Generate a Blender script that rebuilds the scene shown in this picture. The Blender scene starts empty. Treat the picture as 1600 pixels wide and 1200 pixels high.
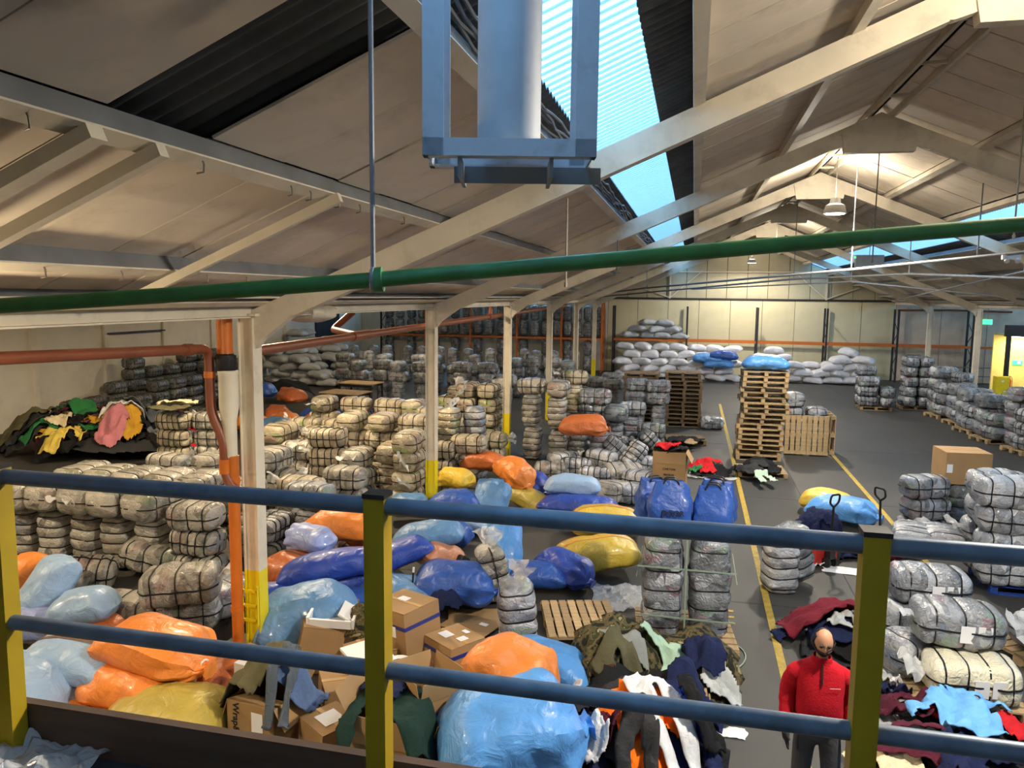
import bpy, math, random
from mathutils import Vector, Matrix, Euler, noise
rnd = random.Random(7)
sc = bpy.context.scene
COL = sc.collection
PI = math.pi
# ------------------------------------------------------------------ camera
FPX, CX, CY = 1204.0, 800.0, 600.0
EYE = Vector((0, 0, 4.5))
yc = Vector(((1085-CX)/FPX, -(464-CY)/FPX, -1)).normalized()
dn = Vector(((680-CX)/FPX, -(11000-CY)/FPX, -1)).normalized()
zc = -dn; zc = (zc - yc*zc.dot(yc)).normalized(); xc = yc.cross(zc)
C2W = Matrix((xc, yc, zc))            # rows: world axes in camera space
camd = bpy.data.cameras.new('camera'); camd.sensor_width = 36; camd.lens = 36*FPX/1600
camd.clip_start = 0.05; camd.clip_end = 300
cam = bpy.data.objects.new('camera', camd); COL.objects.link(cam)
cam.matrix_world = Matrix.Translation(EYE) @ C2W.to_4x4()
sc.camera = cam
def ray(px, py): return C2W @ Vector(((px-CX)/FPX, -(py-CY)/FPX, -1))
def G(px, py, z=0.0): r = ray(px, py); return EYE + r*((z-EYE.z)/r.z)
def AX(px, py, X): r = ray(px, py); return EYE + r*(X/r.x)
def AY(px, py, Y): r = ray(px, py); return EYE + r*(Y/r.y)
def AD(px, py, d): return EYE + ray(px, py)*d
# ------------------------------------------------------------------ world, view
w = bpy.data.worlds.new('sky'); sc.world = w; w.use_nodes = True
bg = w.node_tree.nodes['Background']; bg.inputs[0].default_value = (0.30, 0.62, 1.0, 1); bg.inputs[1].default_value = 3.2
sc.view_settings.view_transform = 'Standard'; sc.view_settings.look = 'None'
sc.view_settings.gamma = 1.0; sc.view_settings.use_curve_mapping = False
sc.view_settings.exposure = 0.28
# lamp rows hung under the two ridges, plus one added low lamp (fittings are built further down)
LAMPS_MAIN = [(2.93, 5.7, 6.35), (2.93, 18.4, 6.35), (2.93, 31.0, 6.35), (2.93, 43.7, 6.35)]
LAMPS_LEFT = [(-12.9, 5.7, 6.2), (-8.6, 14.6, 6.0), (-12.9, 31.0, 6.35), (-4.75, 3.3, 3.3)]  # last entry: unseen low lamp added to warm the near left ceiling
POWER_MAIN = [400, 400, 330, 230]
POWER_LEFT = [380, 520, 130, 48]
LAMPS_RIGHT = [(14.5, 30.0, 5.6)]
# ------------------------------------------------------------------ materials
def lin(c): return tuple(((v/255)/12.92 if v/255 <= .04045 else ((v/255+.055)/1.055)**2.4) for v in c)
MATS = {}
def mat(name, rgb, rough=0.6, metal=0.0, noise_amt=0.0, noise_scale=4.0, bump=0.0, bump_scale=20.0, spec=0.5,
        dirt=None, dirt_amt=0.5, dirt_scale=1.5, rand=0.0, coat=0.0, emit=None, stretch=None, detail=4.0):
    m = bpy.data.materials.new(name); m.use_nodes = True; nt = m.node_tree; N = nt.nodes; L = nt.links
    b = N['Principled BSDF']; b.inputs['Roughness'].default_value = rough; b.inputs['Metallic'].default_value = metal
    b.inputs['Specular IOR Level'].default_value = spec; b.inputs['Coat Weight'].default_value = coat
    c = lin(rgb) + (1,); b.inputs['Base Color'].default_value = c
    tc = N.new('ShaderNodeTexCoord'); vec = tc.outputs['Object']
    if stretch:
        mp = N.new('ShaderNodeMapping'); mp.inputs['Scale'].default_value = stretch
        L.new(vec, mp.inputs[0]); vec = mp.outputs[0]
    cur = None
    def mixnode(fac, a, bb, mode='MIX'):
        x = N.new('ShaderNodeMix'); x.data_type = 'RGBA'; x.blend_type = mode
        if isinstance(fac, float): x.inputs[0].default_value = fac
        else: L.new(fac, x.inputs[0])
        for i, v in ((6, a), (7, bb)):
            if isinstance(v, tuple): x.inputs[i].default_value = v
            else: L.new(v, x.inputs[i])
        return x.outputs[2]
    cur = c
    if noise_amt:
        n = N.new('ShaderNodeTexNoise'); n.inputs['Scale'].default_value = noise_scale; n.inputs['Detail'].default_value = detail
        L.new(vec, n.inputs['Vector'])
        r = N.new('ShaderNodeMapRange'); r.inputs[1].default_value = .3; r.inputs[2].default_value = .7
        r.inputs[3].default_value = 1-noise_amt; r.inputs[4].default_value = 1+noise_amt
        L.new(n.outputs[0], r.inputs[0])
        cur = mixnode(1.0, cur, r.outputs[0], 'MULTIPLY')
    if dirt:
        n = N.new('ShaderNodeTexNoise'); n.inputs['Scale'].default_value = dirt_scale; n.inputs['Detail'].default_value = 8
        n.inputs['Roughness'].default_value = .65; L.new(vec, n.inputs['Vector'])
        r = N.new('ShaderNodeMapRange'); r.inputs[1].default_value = .52; r.inputs[2].default_value = .72
        r.inputs[4].default_value = dirt_amt; L.new(n.outputs[0], r.inputs[0])
        cur = mixnode(r.outputs[0], cur, lin(dirt)+(1,))
    if rand:
        oi = N.new('ShaderNodeObjectInfo'); r = N.new('ShaderNodeMapRange')
        r.inputs[3].default_value = 1-rand; r.inputs[4].default_value = 1+rand; L.new(oi.outputs['Random'], r.inputs[0])
        cur = mixnode(1.0, cur, r.outputs[0], 'MULTIPLY')
    if not isinstance(cur, tuple): L.new(cur, b.inputs['Base Color'])
    if bump:
        n = N.new('ShaderNodeTexNoise'); n.inputs['Scale'].default_value = bump_scale; n.inputs['Detail'].default_value = 5
        n.inputs['Distortion'].default_value = .6
        L.new(vec, n.inputs['Vector']); bp = N.new('ShaderNodeBump'); bp.inputs['Strength'].default_value = bump
        bp.inputs['Distance'].default_value = .03; L.new(n.outputs[0], bp.inputs['Height']); L.new(bp.outputs[0], b.inputs['Normal'])
    if emit:
        b.inputs['Emission Color'].default_value = lin(emit[0])+(1,); b.inputs['Emission Strength'].default_value = emit[1]
    MATS[name] = m
    return m
mat('liner', (228, 214, 194), .75, noise_amt=.10, noise_scale=.9, dirt=(120, 100, 76), dirt_amt=.55, dirt_scale=.55, rand=.07)
mat('liner_edge', (70, 62, 52), .9)
mat('roof_sheet', (92, 92, 92), .9, noise_amt=.25, noise_scale=3)
mat('steel_cream', (214, 204, 184), .55, noise_amt=.08, noise_scale=2, dirt=(120, 108, 90), dirt_amt=.35, dirt_scale=2.5)
mat('steel_grey', (112, 114, 116), .5, noise_amt=.2, noise_scale=3)
mat('galv', (128, 132, 138), .5, .1, noise_amt=.12, noise_scale=8)
mat('frame_paint', (196, 205, 216), .5, noise_amt=.06, noise_scale=6, dirt=(120, 122, 122), dirt_amt=.4, dirt_scale=6)
mat('duct', (186, 192, 200), .6, 0.0, noise_amt=.07, noise_scale=5, dirt=(150, 142, 124), dirt_amt=.5, dirt_scale=2.2)
mat('green_pipe', (62, 122, 62), .45, noise_amt=.2, noise_scale=7, dirt=(92, 150, 110), dirt_amt=.5, dirt_scale=4)
mat('brown_pipe', (128, 70, 44), .45, noise_amt=.12, noise_scale=3)
mat('orange_pipe', (196, 106, 34), .4, noise_amt=.12, noise_scale=3)
mat('white_pipe', (222, 216, 196), .45, noise_amt=.05)
mat('black_rubber', (22, 22, 24), .6)
mat('wall_white', (226, 220, 204), .85, noise_amt=.06, noise_scale=1.2, dirt=(170, 158, 138), dirt_amt=.35, dirt_scale=.8, bump=.12, bump_scale=30)
mat('wall_cream', (214, 206, 172), .85, noise_amt=.05, noise_scale=1.0, dirt=(168, 156, 120), dirt_amt=.35, dirt_scale=.7)
mat('wall_pink', (212, 190, 168), .9, noise_amt=.12, noise_scale=2.0, dirt=(150, 130, 112), dirt_amt=.4, dirt_scale=1.2, bump=.25, bump_scale=14)
mat('gable', (176, 170, 146), .85, noise_amt=.10, noise_scale=1.2, dirt=(110, 104, 88), dirt_amt=.4, dirt_scale=.6)
mat('joint', (60, 56, 48), .9)
mat('concrete', (64, 62, 59), .65, noise_amt=.16, noise_scale=.7, dirt=(56, 54, 52), dirt_amt=.6, dirt_scale=.35, bump=.05, bump_scale=60, detail=10)
mat('slab_joint', (58, 56, 54), .9)
mat('line_yellow', (180, 150, 56), .7, noise_amt=.18, noise_scale=9, dirt=(110, 104, 84), dirt_amt=.75, dirt_scale=7)
mat('col_yellow', (228, 206, 20), .5, noise_amt=.06)
mat('rail_yellow', (168, 140, 10), .55, noise_amt=.08, noise_scale=5)
mat('rail_blue', (100, 118, 138), .38, .2, noise_amt=.18, noise_scale=12, dirt=(52, 66, 84), dirt_amt=.6, dirt_scale=5)
mat('cap_black', (26, 26, 28), .5)
mat('kick_wood', (86, 66, 52), .8, noise_amt=.25, noise_scale=2.5, stretch=(1, 1, 8))
mat('platform', (52, 54, 60), .75, noise_amt=.15, noise_scale=2)
mat('rack_orange', (206, 112, 44), .5, noise_amt=.08)
mat('rack_dark', (44, 44, 48), .5)
mat('lamp_body', (170, 170, 168), .4, .4)
mat('lamp_glow', (255, 250, 235), .4, emit=((255, 246, 226), 20.0))
mat('exit_green', (40, 200, 110), .4, emit=((60, 230, 130), 2.5))
mat('white_plastic', (232, 232, 230), .4)
mat('door_yellow', (232, 214, 130), .6, noise_amt=.08)
mat('black_paint', (24, 24, 26), .5)
mat('red_paint', (176, 40, 34), .45)
mat('wire', (120, 112, 100), .5, .3)
mat('paper', (236, 236, 238), .8)
mat('ink', (26, 26, 28), .8)
m = mat('skylight_sheet', (200, 225, 250), .35)
def _sky():
    nt = m.node_tree; N = nt.nodes; L = nt.links; out = N['Material Output']; b = N['Principled BSDF']; N.remove(b)
    t = N.new('ShaderNodeBsdfTransparent'); d = N.new('ShaderNodeBsdfTranslucent'); mx = N.new('ShaderNodeMixShader')
    lw = N.new('ShaderNodeLayerWeight'); lw.inputs[0].default_value = .5
    cr = N.new('ShaderNodeValToRGB'); cr.color_ramp.elements[0].color = (.95, 1, 1, 1); cr.color_ramp.elements[1].color = (.22, .38, .52, 1)
    cr.color_ramp.elements[0].position = .12; cr.color_ramp.elements[1].position = .75
    L.new(lw.outputs['Facing'], cr.inputs[0]); L.new(cr.outputs[0], t.inputs[0])
    d.inputs[0].default_value = (.8, .9, 1, 1); mx.inputs[0].default_value = .35
    L.new(t.outputs[0], mx.inputs[1]); L.new(d.outputs[0], mx.inputs[2]); L.new(mx.outputs[0], out.inputs[0])
_sky()
# ------------------------------------------------------------------ mesh helpers
class MB:
    def __init__(s): s.v = []; s.f = []
    def add(s, vs, fs):
        o = len(s.v); s.v += [Vector(p) for p in vs]; s.f += [[i+o for i in f] for f in fs]; return s
    def box(s, c, d, M=None):
        x, y, z = d[0]/2, d[1]/2, d[2]/2; c = Vector(c)
        vs = [Vector(p) for p in ((-x,-y,-z),(x,-y,-z),(x,y,-z),(-x,y,-z),(-x,-y,z),(x,-y,z),(x,y,z),(-x,y,z))]
        if M is not None: vs = [M @ p for p in vs]
        return s.add([p+c for p in vs], [(0,3,2,1),(4,5,6,7),(0,1,5,4),(1,2,6,5),(2,3,7,6),(3,0,4,7)])
    def beam(s, a, b, wd, ht, up=Vector((0,0,1))):
        a = Vector(a); b = Vector(b); d = (b-a); ln = d.length; d.normalize()
        sd = d.cross(up).normalized() if abs(d.dot(up)) < .999 else Vector((1,0,0)); u = sd.cross(d)
        M = Matrix((d, sd, u)).transposed()
        return s.box((a+b)/2, (ln, wd, ht), M)
    def path(s, pts, r, n=10, caps=True):
        pts = [Vector(p) for p in pts]; rs = r if isinstance(r, (list, tuple)) else [r]*len(pts)
        o = len(s.v); prev = None
        for i, p in enumerate(pts):
            t = (pts[min(i+1, len(pts)-1)] - pts[max(i-1, 0)]).normalized()
            if prev is None:
                a = Vector((0,0,1)) if abs(t.z) < .9 else Vector((1,0,0))
                u = t.cross(a).normalized()
            else:
                u = (prev - t*prev.dot(t)).normalized()
            prev = u; v = t.cross(u)
            for k in range(n):
                an = 2*PI*k/n; s.v.append(p + (u*math.cos(an) + v*math.sin(an))*rs[i])
        for i in range(len(pts)-1):
            for k in range(n):
                a = o+i*n+k; b = o+i*n+(k+1) % n
                s.f.append([a, b, b+n, a+n])
        if caps:
            s.f.append([o+k for k in range(n)][::-1]); e = o+(len(pts)-1)*n; s.f.append([e+k for k in range(n)])
        return s
    def prism(s, poly, y0, y1):          # polygon in XZ extruded along Y
        n = len(poly); o = len(s.v)
        for y in (y0, y1): s.v += [Vector((p[0], y, p[1])) for p in poly]
        s.f.append([o+i for i in range(n)]); s.f.append([o+n+i for i in range(n)][::-1])
        for i in range(n): j = (i+1) % n; s.f.append([o+i, o+n+i, o+n+j, o+j])
        return s
    def lathe(s, prof, n=20, c=(0,0,0)):
        o = len(s.v); c = Vector(c)
        for r, z in prof:
            for k in range(n): a = 2*PI*k/n; s.v.append(c+Vector((r*math.cos(a), r*math.sin(a), z)))
        for i in range(len(prof)-1):
            for k in range(n):
                a = o+i*n+k; b = o+i*n+(k+1) % n; s.f.append([a, b, b+n, a+n])
        return s
    def mesh(s, name, m, smooth=False):
        me = bpy.data.meshes.new(name); me.from_pydata([tuple(p) for p in s.v], [], s.f)
        if isinstance(m, str): m = MATS[m]
        me.materials.append(m)
        if smooth:
            me.shade_smooth()
            try: me.set_sharp_from_angle(angle=math.radians(40))
            except Exception: pass
        me.update(); return me
    def build(s, name, m, parent=None, smooth=False, loc=None, rot=None):
        return ob(name, s.mesh(name, m, smooth), parent, loc, rot)
def ob(name, me, parent=None, loc=None, rot=None, scale=None):
    o = bpy.data.objects.new(name, me); COL.objects.link(o)
    if parent: o.parent = parent
    if loc is not None: o.location = loc
    if rot is not None: o.rotation_euler = rot
    if scale is not None: o.scale = scale
    return o
def tag(o, label, cat, group=None):
    o['label'] = label; o['category'] = cat
    if group: o['group'] = group
    return o
def thing(name, label, cat, loc=(0,0,0), rot=(0,0,0), group=None):
    o = ob(name, None, None, loc, rot); o.empty_display_size = .1
    return tag(o, label, cat, group)
def struct(o): o['kind'] = 'structure'; return o
def copy_tree(o, parent=None):
    c = o.copy(); COL.objects.link(c); c.parent = parent
    for ch in o.children: copy_tree(ch, c)
    return c
def text_mesh(txt, size, m, name='lettering', extrude=.001, bold=False):
    cu = bpy.data.curves.new('t', 'FONT'); cu.body = txt; cu.size = size; cu.align_x = 'CENTER'; cu.align_y = 'CENTER'; cu.extrude = extrude
    if bold: cu.offset = size*.025
    cu.resolution_u = 3
    t = bpy.data.objects.new('t', cu); COL.objects.link(t)
    dg = bpy.context.evaluated_depsgraph_get(); me = bpy.data.meshes.new_from_object(t.evaluated_get(dg))
    bpy.data.objects.remove(t); bpy.data.curves.remove(cu)
    me.name = name; me.materials.clear(); me.materials.append(MATS[m]); return me
ORD = ['first','second','third','fourth','fifth','sixth','seventh','eighth','ninth','tenth','eleventh','twelfth','thirteenth','fourteenth','fifteenth','sixteenth','seventeenth','eighteenth','nineteenth','twentieth','21st','22nd','23rd','24th','25th','26th','27th','28th','29th','30th']
# ------------------------------------------------------------------ room shell
FRAMES = [1.6 + 6.4*k for k in range(8)]           # 1.6 ... 46.4
XL, XR, XM = -5.0, 10.86, 2.93                     # valley lines and ridge
SL = 0.42; Z0 = 4.40
YF = 46.4; YB = -5.0
def roofz(x): return Z0 + SL*(x-XL) if x <= XM else Z0 + SL*(XR-x)
# floor
fl = struct(MB().box((-.45, (YF+YB)/2, -.1), (41.5, YF-YB+.6, .2)).build('floor', 'concrete'))
for x in (-1.4, 2.55, 6.9, -9.0, -14.5):
    MB().box((x, 20.7, .0008), (.018, 51, .0016)).build('slab_joint', 'slab_joint', fl)
for y in (11.5, 17.9, 24.3, 30.7, 37.1):
    MB().box((-.45, y, .0008), (41, .018, .0016)).build('slab_joint', 'slab_joint', fl)
for i, (x, y0, y1, lb) in enumerate([(1.22, 6.2, 33.5, 'long worn yellow floor line running past the man in red'), (4.07, 13.0, 33.0, 'yellow floor line on the open right side beyond the pallet trucks')]):
    o = MB().box((x, (y0+y1)/2, .003), (.1, y1-y0, .006)).build('floor_line', 'line_yellow'); tag(o, lb, 'floor marking')
for t, p in (('H7', (1112, 762)), ('H6', (1118, 828)), ('H5', (1122, 890)), ('H4', (1130, 963)), ('H8', (1112, 722))):
    q = G(*p); me = text_mesh(t, .46, 'line_yellow', 'bay_number', .002, True)
    o = ob('bay_number', me, None, (q.x, q.y, .003), (0, 0, PI/2)); tag(o, 'yellow bay marking %s painted on the floor beside the yellow line' % t, 'floor marking')
# far wall, made of panels
wf = struct(MB().box((-.45, YF+.16, 2.2), (41.5, .2, 4.4)).build('wall_far', 'joint'))
def panels(x0, x1, wd, z0, z1, m, par, y=YF+.03, gap=.025, name='wall_panel'):
    n = max(1, round((x1-x0)/wd)); s = (x1-x0)/n
    me = MB().box((0, 0, 0), (s-gap, .06, z1-z0-gap)).mesh(name, m)
    for i in range(n): ob(name, me, par, (x0+s*(i+.5), y, (z0+z1)/2))
panels(-20.9, -5, 2.65, 0, 4.35, 'wall_white', wf)
panels(-5, 10.86, 1.76, 0, 4.35, 'wall_cream', wf)
panels(10.86, 20, 2.3, 0, 4.35, 'wall_pink', wf)
MB().box((2.93, YF-.03, 4.38), (15.8, .06, .08)).build('ledge', 'rack_dark', wf)
gb = struct(MB().prism([(XL-.2, 4.4), (XR+.2, 4.4), (XM, 8.1)], YF+.1, YF+.3).build('wall_gable', 'joint'))
n = 14; s_ = (XR-XL)/n
for i in range(n):
    a, b = XL+s_*i+.015, XL+s_*(i+1)-.015
    if a < XM < b: poly = [(a, 4.44), (b, 4.44), (b, roofz(b)+.1), (XM, roofz(XM)+.1), (a, roofz(a)+.1)]
    else: poly = [(a, 4.44), (b, 4.44), (b, roofz(b)+.1), (a, roofz(a)+.1)]
    MB().prism(poly, YF, YF+.08).build('cladding_panel', 'gable', gb)
for x in (-1.4, 7.2):
    MB().box((x, YF-.05, 5.2), (.09, .08, 1.6)).build('gable_post', 'steel_cream', gb)
for (a, b) in (((-1.4, 4.45), (0.4, 6.0)), ((7.2, 4.45), (5.4, 6.0)), ((-1.4, 4.45), (-3, 5.0)), ((7.2, 4.45), (8.9, 5.1))):
    MB().beam((a[0], YF-.06, a[1]), (b[0], YF-.06, b[1]), .04, .05).build('gable_brace', 'steel_cream', gb)
MB().box((2.93, YF-.05, 5.95), (8.0, .05, .06)).build('gable_rail', 'steel_cream', gb)
# left wall with pilasters, right wall, wall behind the viewer
wl = struct(MB().box((-21.0, (YF+YB)/2, 2.2), (.2, YF-YB, 4.4)).build('wall_left', 'wall_white'))
for y in [24.0, 27.2, 30.4, 33.6, 36.8] + [20.8, 17.6, 14.4]:
    MB().box((-20.86, y, 2.2), (.12, .22, 4.4)).build('pilaster', 'wall_white', wl)
MB().box((-20.84, 25.6, 2.92), (.1, 3.2, .06)).build('ledge', 'rack_dark', wl)
MB().box((-20.87, 41.6, 2.0), (.08, 3.0, 4.0)).build('opening_dark_slab', 'black_paint', wl)  # black slab on the wall; its colour stands for the darkness inside an opening
struct(MB().box((20.1, (YF+YB)/2, 2.2), (.2, YF-YB, 4.4)).build('wall_right', 'wall_pink'))
struct(MB().prism([(-21, 0), (20, 0), (20, 4.4), (XR, 4.4), (XM, 7.9), (XL, 4.4), (-13, 7.9), (-21, 4.4)], YB-.2, YB).build('wall_rear', 'wall_white'))
# roof: outer corrugated sheets with translucent strips, liner panels below
def corr(x0, x1, y0, y1, dz, name, m, pitch=.146, amp=.024, par=None):
    mb = MB(); nseg = 6; ny = int((y1-y0)/pitch*nseg)
    for j in range(ny+1):
        y = y0+(y1-y0)*j/ny; h = amp*math.sin(2*PI*j/nseg)
        for x in (x0, x1): mb.v.append(Vector((x, y, roofz(x)+dz+h)))
    for j in range(ny): mb.f.append([2*j, 2*j+1, 2*j+3, 2*j+2])
    return mb.build(name, m, par, True)
ce = struct(corr(XL-.3, -1.2, YB, YF+.2, .14, 'ceiling', 'roof_sheet'))
corr(-.45, XM, YB, YF+.2, .14, 'roof_sheet', 'roof_sheet', par=ce)
corr(XM, 6.31, YB, YF+.2, .14, 'roof_sheet', 'roof_sheet', par=ce)
corr(7.06, XR+.3, YB, YF+.2, .14, 'roof_sheet', 'roof_sheet', par=ce)
struct(corr(-1.25, -.40, YB, YF+.2, .155, 'window_1', 'skylight_sheet'))
struct(corr(6.26, 7.11, YB, YF+.2, .155, 'window_2', 'skylight_sheet'))
lr = MB().add([(-5, YB, 4.45), (-5, YF, 4.45), (-12.95, YF, 7.8), (-12.95, YB, 7.8), (-21, YF, 4.45), (-21, YB, 4.45)], [(0, 1, 2, 3), (3, 2, 4, 5)]).build('roof_lining', 'liner', ce)
MB().add([(XR, YB, 4.45), (XR, YF, 4.45), (20.2, YF, 7.0), (20.2, YB, 7.0)], [(0, 3, 2, 1)]).build('roof_lining', 'liner', ce)
# liner panels: rows between purlins, eight to a bay
ROWS = [(-4.98, -2.73), (-2.71, -1.36), (.02, 1.37), (1.39, 2.9)]
th = math.atan(SL); cs = math.cos(th)
def liner_mesh(x0, x1):
    return MB().box((0, 0, 0), ((x1-x0)/cs-.01, .785, .018)).mesh('liner_panel', 'liner')
rest = MB()
for (x0, x1) in ROWS:
    me = liner_mesh(x0, x1)
    for side in (0, 1):
        for k in range(-8, 56):
            y = 1.6+.8*k+.4
            if side == 0 and abs(y-3.6) < .1 and x0 == -2.71: continue
            xm = (x0+x1)/2; xx = xm if side == 0 else 2*XM-xm
            rot = (rnd.uniform(-.006, .006), -th if side == 0 else th, rnd.uniform(-.003, .003))
            if k < 0 or k > 35 or (side == 1 and k < 6):
                rest.box((xx, y, roofz(xm)+.005), ((x1-x0)/cs-.01, .785, .018), Euler(rot).to_matrix())
            else: ob('liner_panel', me, ce, (xx, y, roofz(xm)+.005+rnd.uniform(-.006, .006)), rot)
o = rest.build('liner_panel', 'liner', ce); o['kind'] = 'stuff'
# purlins with wire hooks
hook_me = MB().path([(0, 0, .1), (.02, 0, .13), (.045, 0, .1), (.05, 0, -.06), (.03, 0, -.1), (-.01, 0, -.09)], .006, 5).mesh('hook', 'wire')
PN = ['lowest', 'second lowest', 'third', 'fourth', 'fifth', 'highest']
for side in (0, 1):
    for i, x in enumerate((-4.75, -4.1, -2.72, -1.33, -.02, 1.38)):
        xx = x if side == 0 else 2*XM-x; z = roofz(x)-.065
        p = thing('purlin', '%s long grey steel purlin under the %s roof slope' % (PN[i], 'left' if side == 0 else 'right'), 'purlin', (xx, 0, z), (0, -th if side == 0 else th, 0), 'roof purlins')
        MB().box((0, (YB+YF)/2, 0), (.05, YF-YB, .12)).build('web', 'steel_grey' if i < 4 else 'steel_cream', p)
        MB().box((-.03 if side == 0 else .03, (YB+YF)/2, -.065), (.12, YF-YB, .012)).build('flange', 'steel_cream', p)
        if side == 0 and i in (1, 2):
            for y in ([2.75, 3.0, 3.5, 3.9, 4.9, 5.15, 5.6, 6.0, 7.0] if i == 2 else [4.2, 4.9, 5.9, 6.5, 7.2]):
                ob('hook', hook_me, p, (-.06, y, -.03), (0, 0, rnd.uniform(-.5, .5)))
# cable bundle along the foot of the skylight
cb = thing('cable_tray', 'bundle of pale cables clipped along the foot of the left skylight', 'cables', (-1.3, 0, roofz(-1.3)))
for k in range(4):
    pts = [(rnd.uniform(-.02, .02)+.03*k, y, -.02+rnd.uniform(-.025, .025)+.02*k) for y in [1+.35*j for j in range(110)]]
    MB().path(pts, .012, 5).build('cable', 'galv', cb)
# loose battens under the lining
for (y, x0, x1, w_, lb) in ((3.02, -4.3, -2.62, .1, 'short wide timber batten nearest the upper left corner'), (3.46, -4.5, -2.62, .07, 'long bare batten beside the gap in the roof lining'), (5.42, -4.35, -2.6, .05, 'thin batten hanging level from two purlins by wire hooks')):
    o = MB().beam((x0, y, roofz(x0)-.2), (x1, y, roofz(x1)-.2), w_, .07).build('ceiling_batten', 'steel_cream'); tag(o, lb, 'batten')
# portal frames: rafters and columns
def rafter_poly(sgn):
    t, b = -.13, -.40
    X = lambda x: x if sgn > 0 else 2*XM-x
    pts = [(XL+.02, roofz(XL)+t), (XM, roofz(XM)+t), (XM, roofz(XM)+b-.1), (XM-.75, roofz(XM-.75)+b-.02), (XM-.8, roofz(XM-.8)+b), (XL+.6, roofz(XL+.6)+b), (XL+.02, roofz(XL)+b-.16)]
    pts = [(X(x), z) for x, z in pts]
    return pts if sgn < 0 else pts[::-1]
BAY = ['nearest', 'second', 'third', 'fourth', 'fifth', 'sixth', 'seventh']
for i, y in enumerate(FRAMES[1:7]):
    t = thing('roof_rafter', '%s pair of cream roof rafters meeting at a plated ridge joint' % BAY[i], 'rafter', (0, y, 0), (0, 0, 0), 'roof rafters')
    for sgn in (1, -1):
        r_ = MB().prism(rafter_poly(sgn), -.06, .06).build('rafter', 'steel_cream', t)
        pl = rafter_poly(sgn)
        lo = [(XL+.6, -.40), (XM-.8, -.40)]
        a, b = [(x if sgn > 0 else 2*XM-x, y_) for x, y_ in ((XL+.6, roofz(XL+.6)-.41), (XM-.8, roofz(XM-.8)-.41))]
        MB().beam((a[0], 0, a[1]), (b[0], 0, b[1]), .17, .015).build('flange', 'steel_cream', r_)
    MB().prism([(XM-.62, roofz(XM-.62)-.15), (XM, roofz(XM)-.15), (XM+.62, roofz(XM-.62)-.15), (XM+.55, roofz(XM-.62)-.52), (XM-.55, roofz(XM-.62)-.52)], -.085, .085).build('ridge_plate', 'steel_cream', t)
    for side, cx in (('left', XL), ('right', XR)):
        c = thing('steel_column', '%s cream steel column with yellow foot along the %s valley' % (BAY[i], side), 'column', (cx, y, 0), (0, 0, 0), '%s valley columns' % side)
        for (z0, z1, m_, nm) in ((0, 1.2, 'col_yellow', 'yellow_foot'), (1.2, 4.25, 'steel_cream', 'shaft')):
            mb = MB()
            mb.box((0, -.055, (z0+z1)/2), (.17, .012, z1-z0))
            for s in (-1, 1): mb.box((s*.09, 0, (z0+z1)/2), (.014, .19, z1-z0))
            mb.box((0, .085, (z0+z1)/2), (.18, .012, z1-z0)) if side == 'left' else None
            mb.build(nm, m_, c)
        MB().box((0, 0, 4.24), (.34, .3, .03)).build('cap_plate', 'steel_cream', c)
        MB().prism([(.1, 4.22), (.1, 3.85), (.42, 4.22)], -.05, .05).build('haunch', 'steel_cream', c) if side == 'left' else MB().prism([(-.1, 4.22), (-.1, 3.85), (-.42, 4.22)], -.05, .05).build('haunch', 'steel_cream', c)
        if i == 0 and side == 'left':
            for z in (.62, .8, .98):
                MB().box((0, -.15, z), (.2, .03, .03)).build('bracket_rung', 'col_yellow', c)
            for s in (-1, 1): MB().box((s*.1, -.15, .8), (.025, .03, .48)).build('bracket_side', 'col_yellow', c)
# ridge channel under the apex
rc = thing('ridge_trim', 'pair of long cream timber trims boxed along the ridge', 'trim', (XM, 0, roofz(XM)-.1))
for s in (-1, 1): MB().box((s*.2, (YB+YF)/2, -.05), (.05, YF-YB, .1)).build('trim_rail', 'steel_cream', rc)
for k in range(26): MB().box((0, 3+1.7*k, -.04), (.4, .05, .04)).build('cross_piece', 'steel_cream', rc)
# valley beams
for x, lb in ((XL, 'long cream valley beam on top of the left columns'), (XR, 'long cream valley beam on top of the right columns')):
    v = thing('valley_beam', lb, 'beam', (x, 0, 4.28))
    MB().box((0, (YB+YF)/2, .03), (.13, YF-YB, .17)).build('web', 'steel_cream', v)
    MB().box((0, (YB+YF)/2, -.065), (.22, YF-YB, .015)).build('flange', 'steel_cream', v)
    MB().box((.28 if x < 0 else -.28, (YB+YF)/2, .16), (.3, YF-YB, .02)).build('gutter_board', 'steel_cream', v)
# ------------------------------------------------------------------ lamps
GLOBE = []
def lamp(x, y, z, power, lb, color, grp, hang, up=.12):
    t = thing('highbay_lamp', lb, 'lamp', (x, y, z), (0, 0, 0), grp)
    MB().lathe([(.0, .34), (.10, .34), (.12, .22), (.2, .18), (.24, .02), (.235, 0), (.2, .03), (0, .05)], 24).build('housing', 'lamp_body', t, True)
    MB().lathe([(0, -.01), (.2, -.01), (.205, .015), (0, .02)], 24).build('lens', 'lamp_glow', t, True)
    MB().path([(0, 0, .33), (0, 0, hang)], .008, 6).build('hanger', 'wire', t)
    l = bpy.data.lights.new('lamp_light', 'SPOT'); l.energy = power; l.color = color; l.shadow_soft_size = .18
    l.spot_size = math.radians(172); l.spot_blend = .35
    lo = bpy.data.objects.new('lamp_light', l); COL.objects.link(lo); lo.parent = t; lo.location = (0, 0, -.06)
    l2 = bpy.data.lights.new('lamp_uplight', 'POINT'); l2.energy = power*up; l2.color = color; l2.shadow_soft_size = .12
    lo = bpy.data.objects.new('lamp_uplight', l2); COL.objects.link(lo); lo.parent = t; lo.location = (0, 0, .48)
LN = ['nearest', 'second', 'third', 'farthest']
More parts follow.
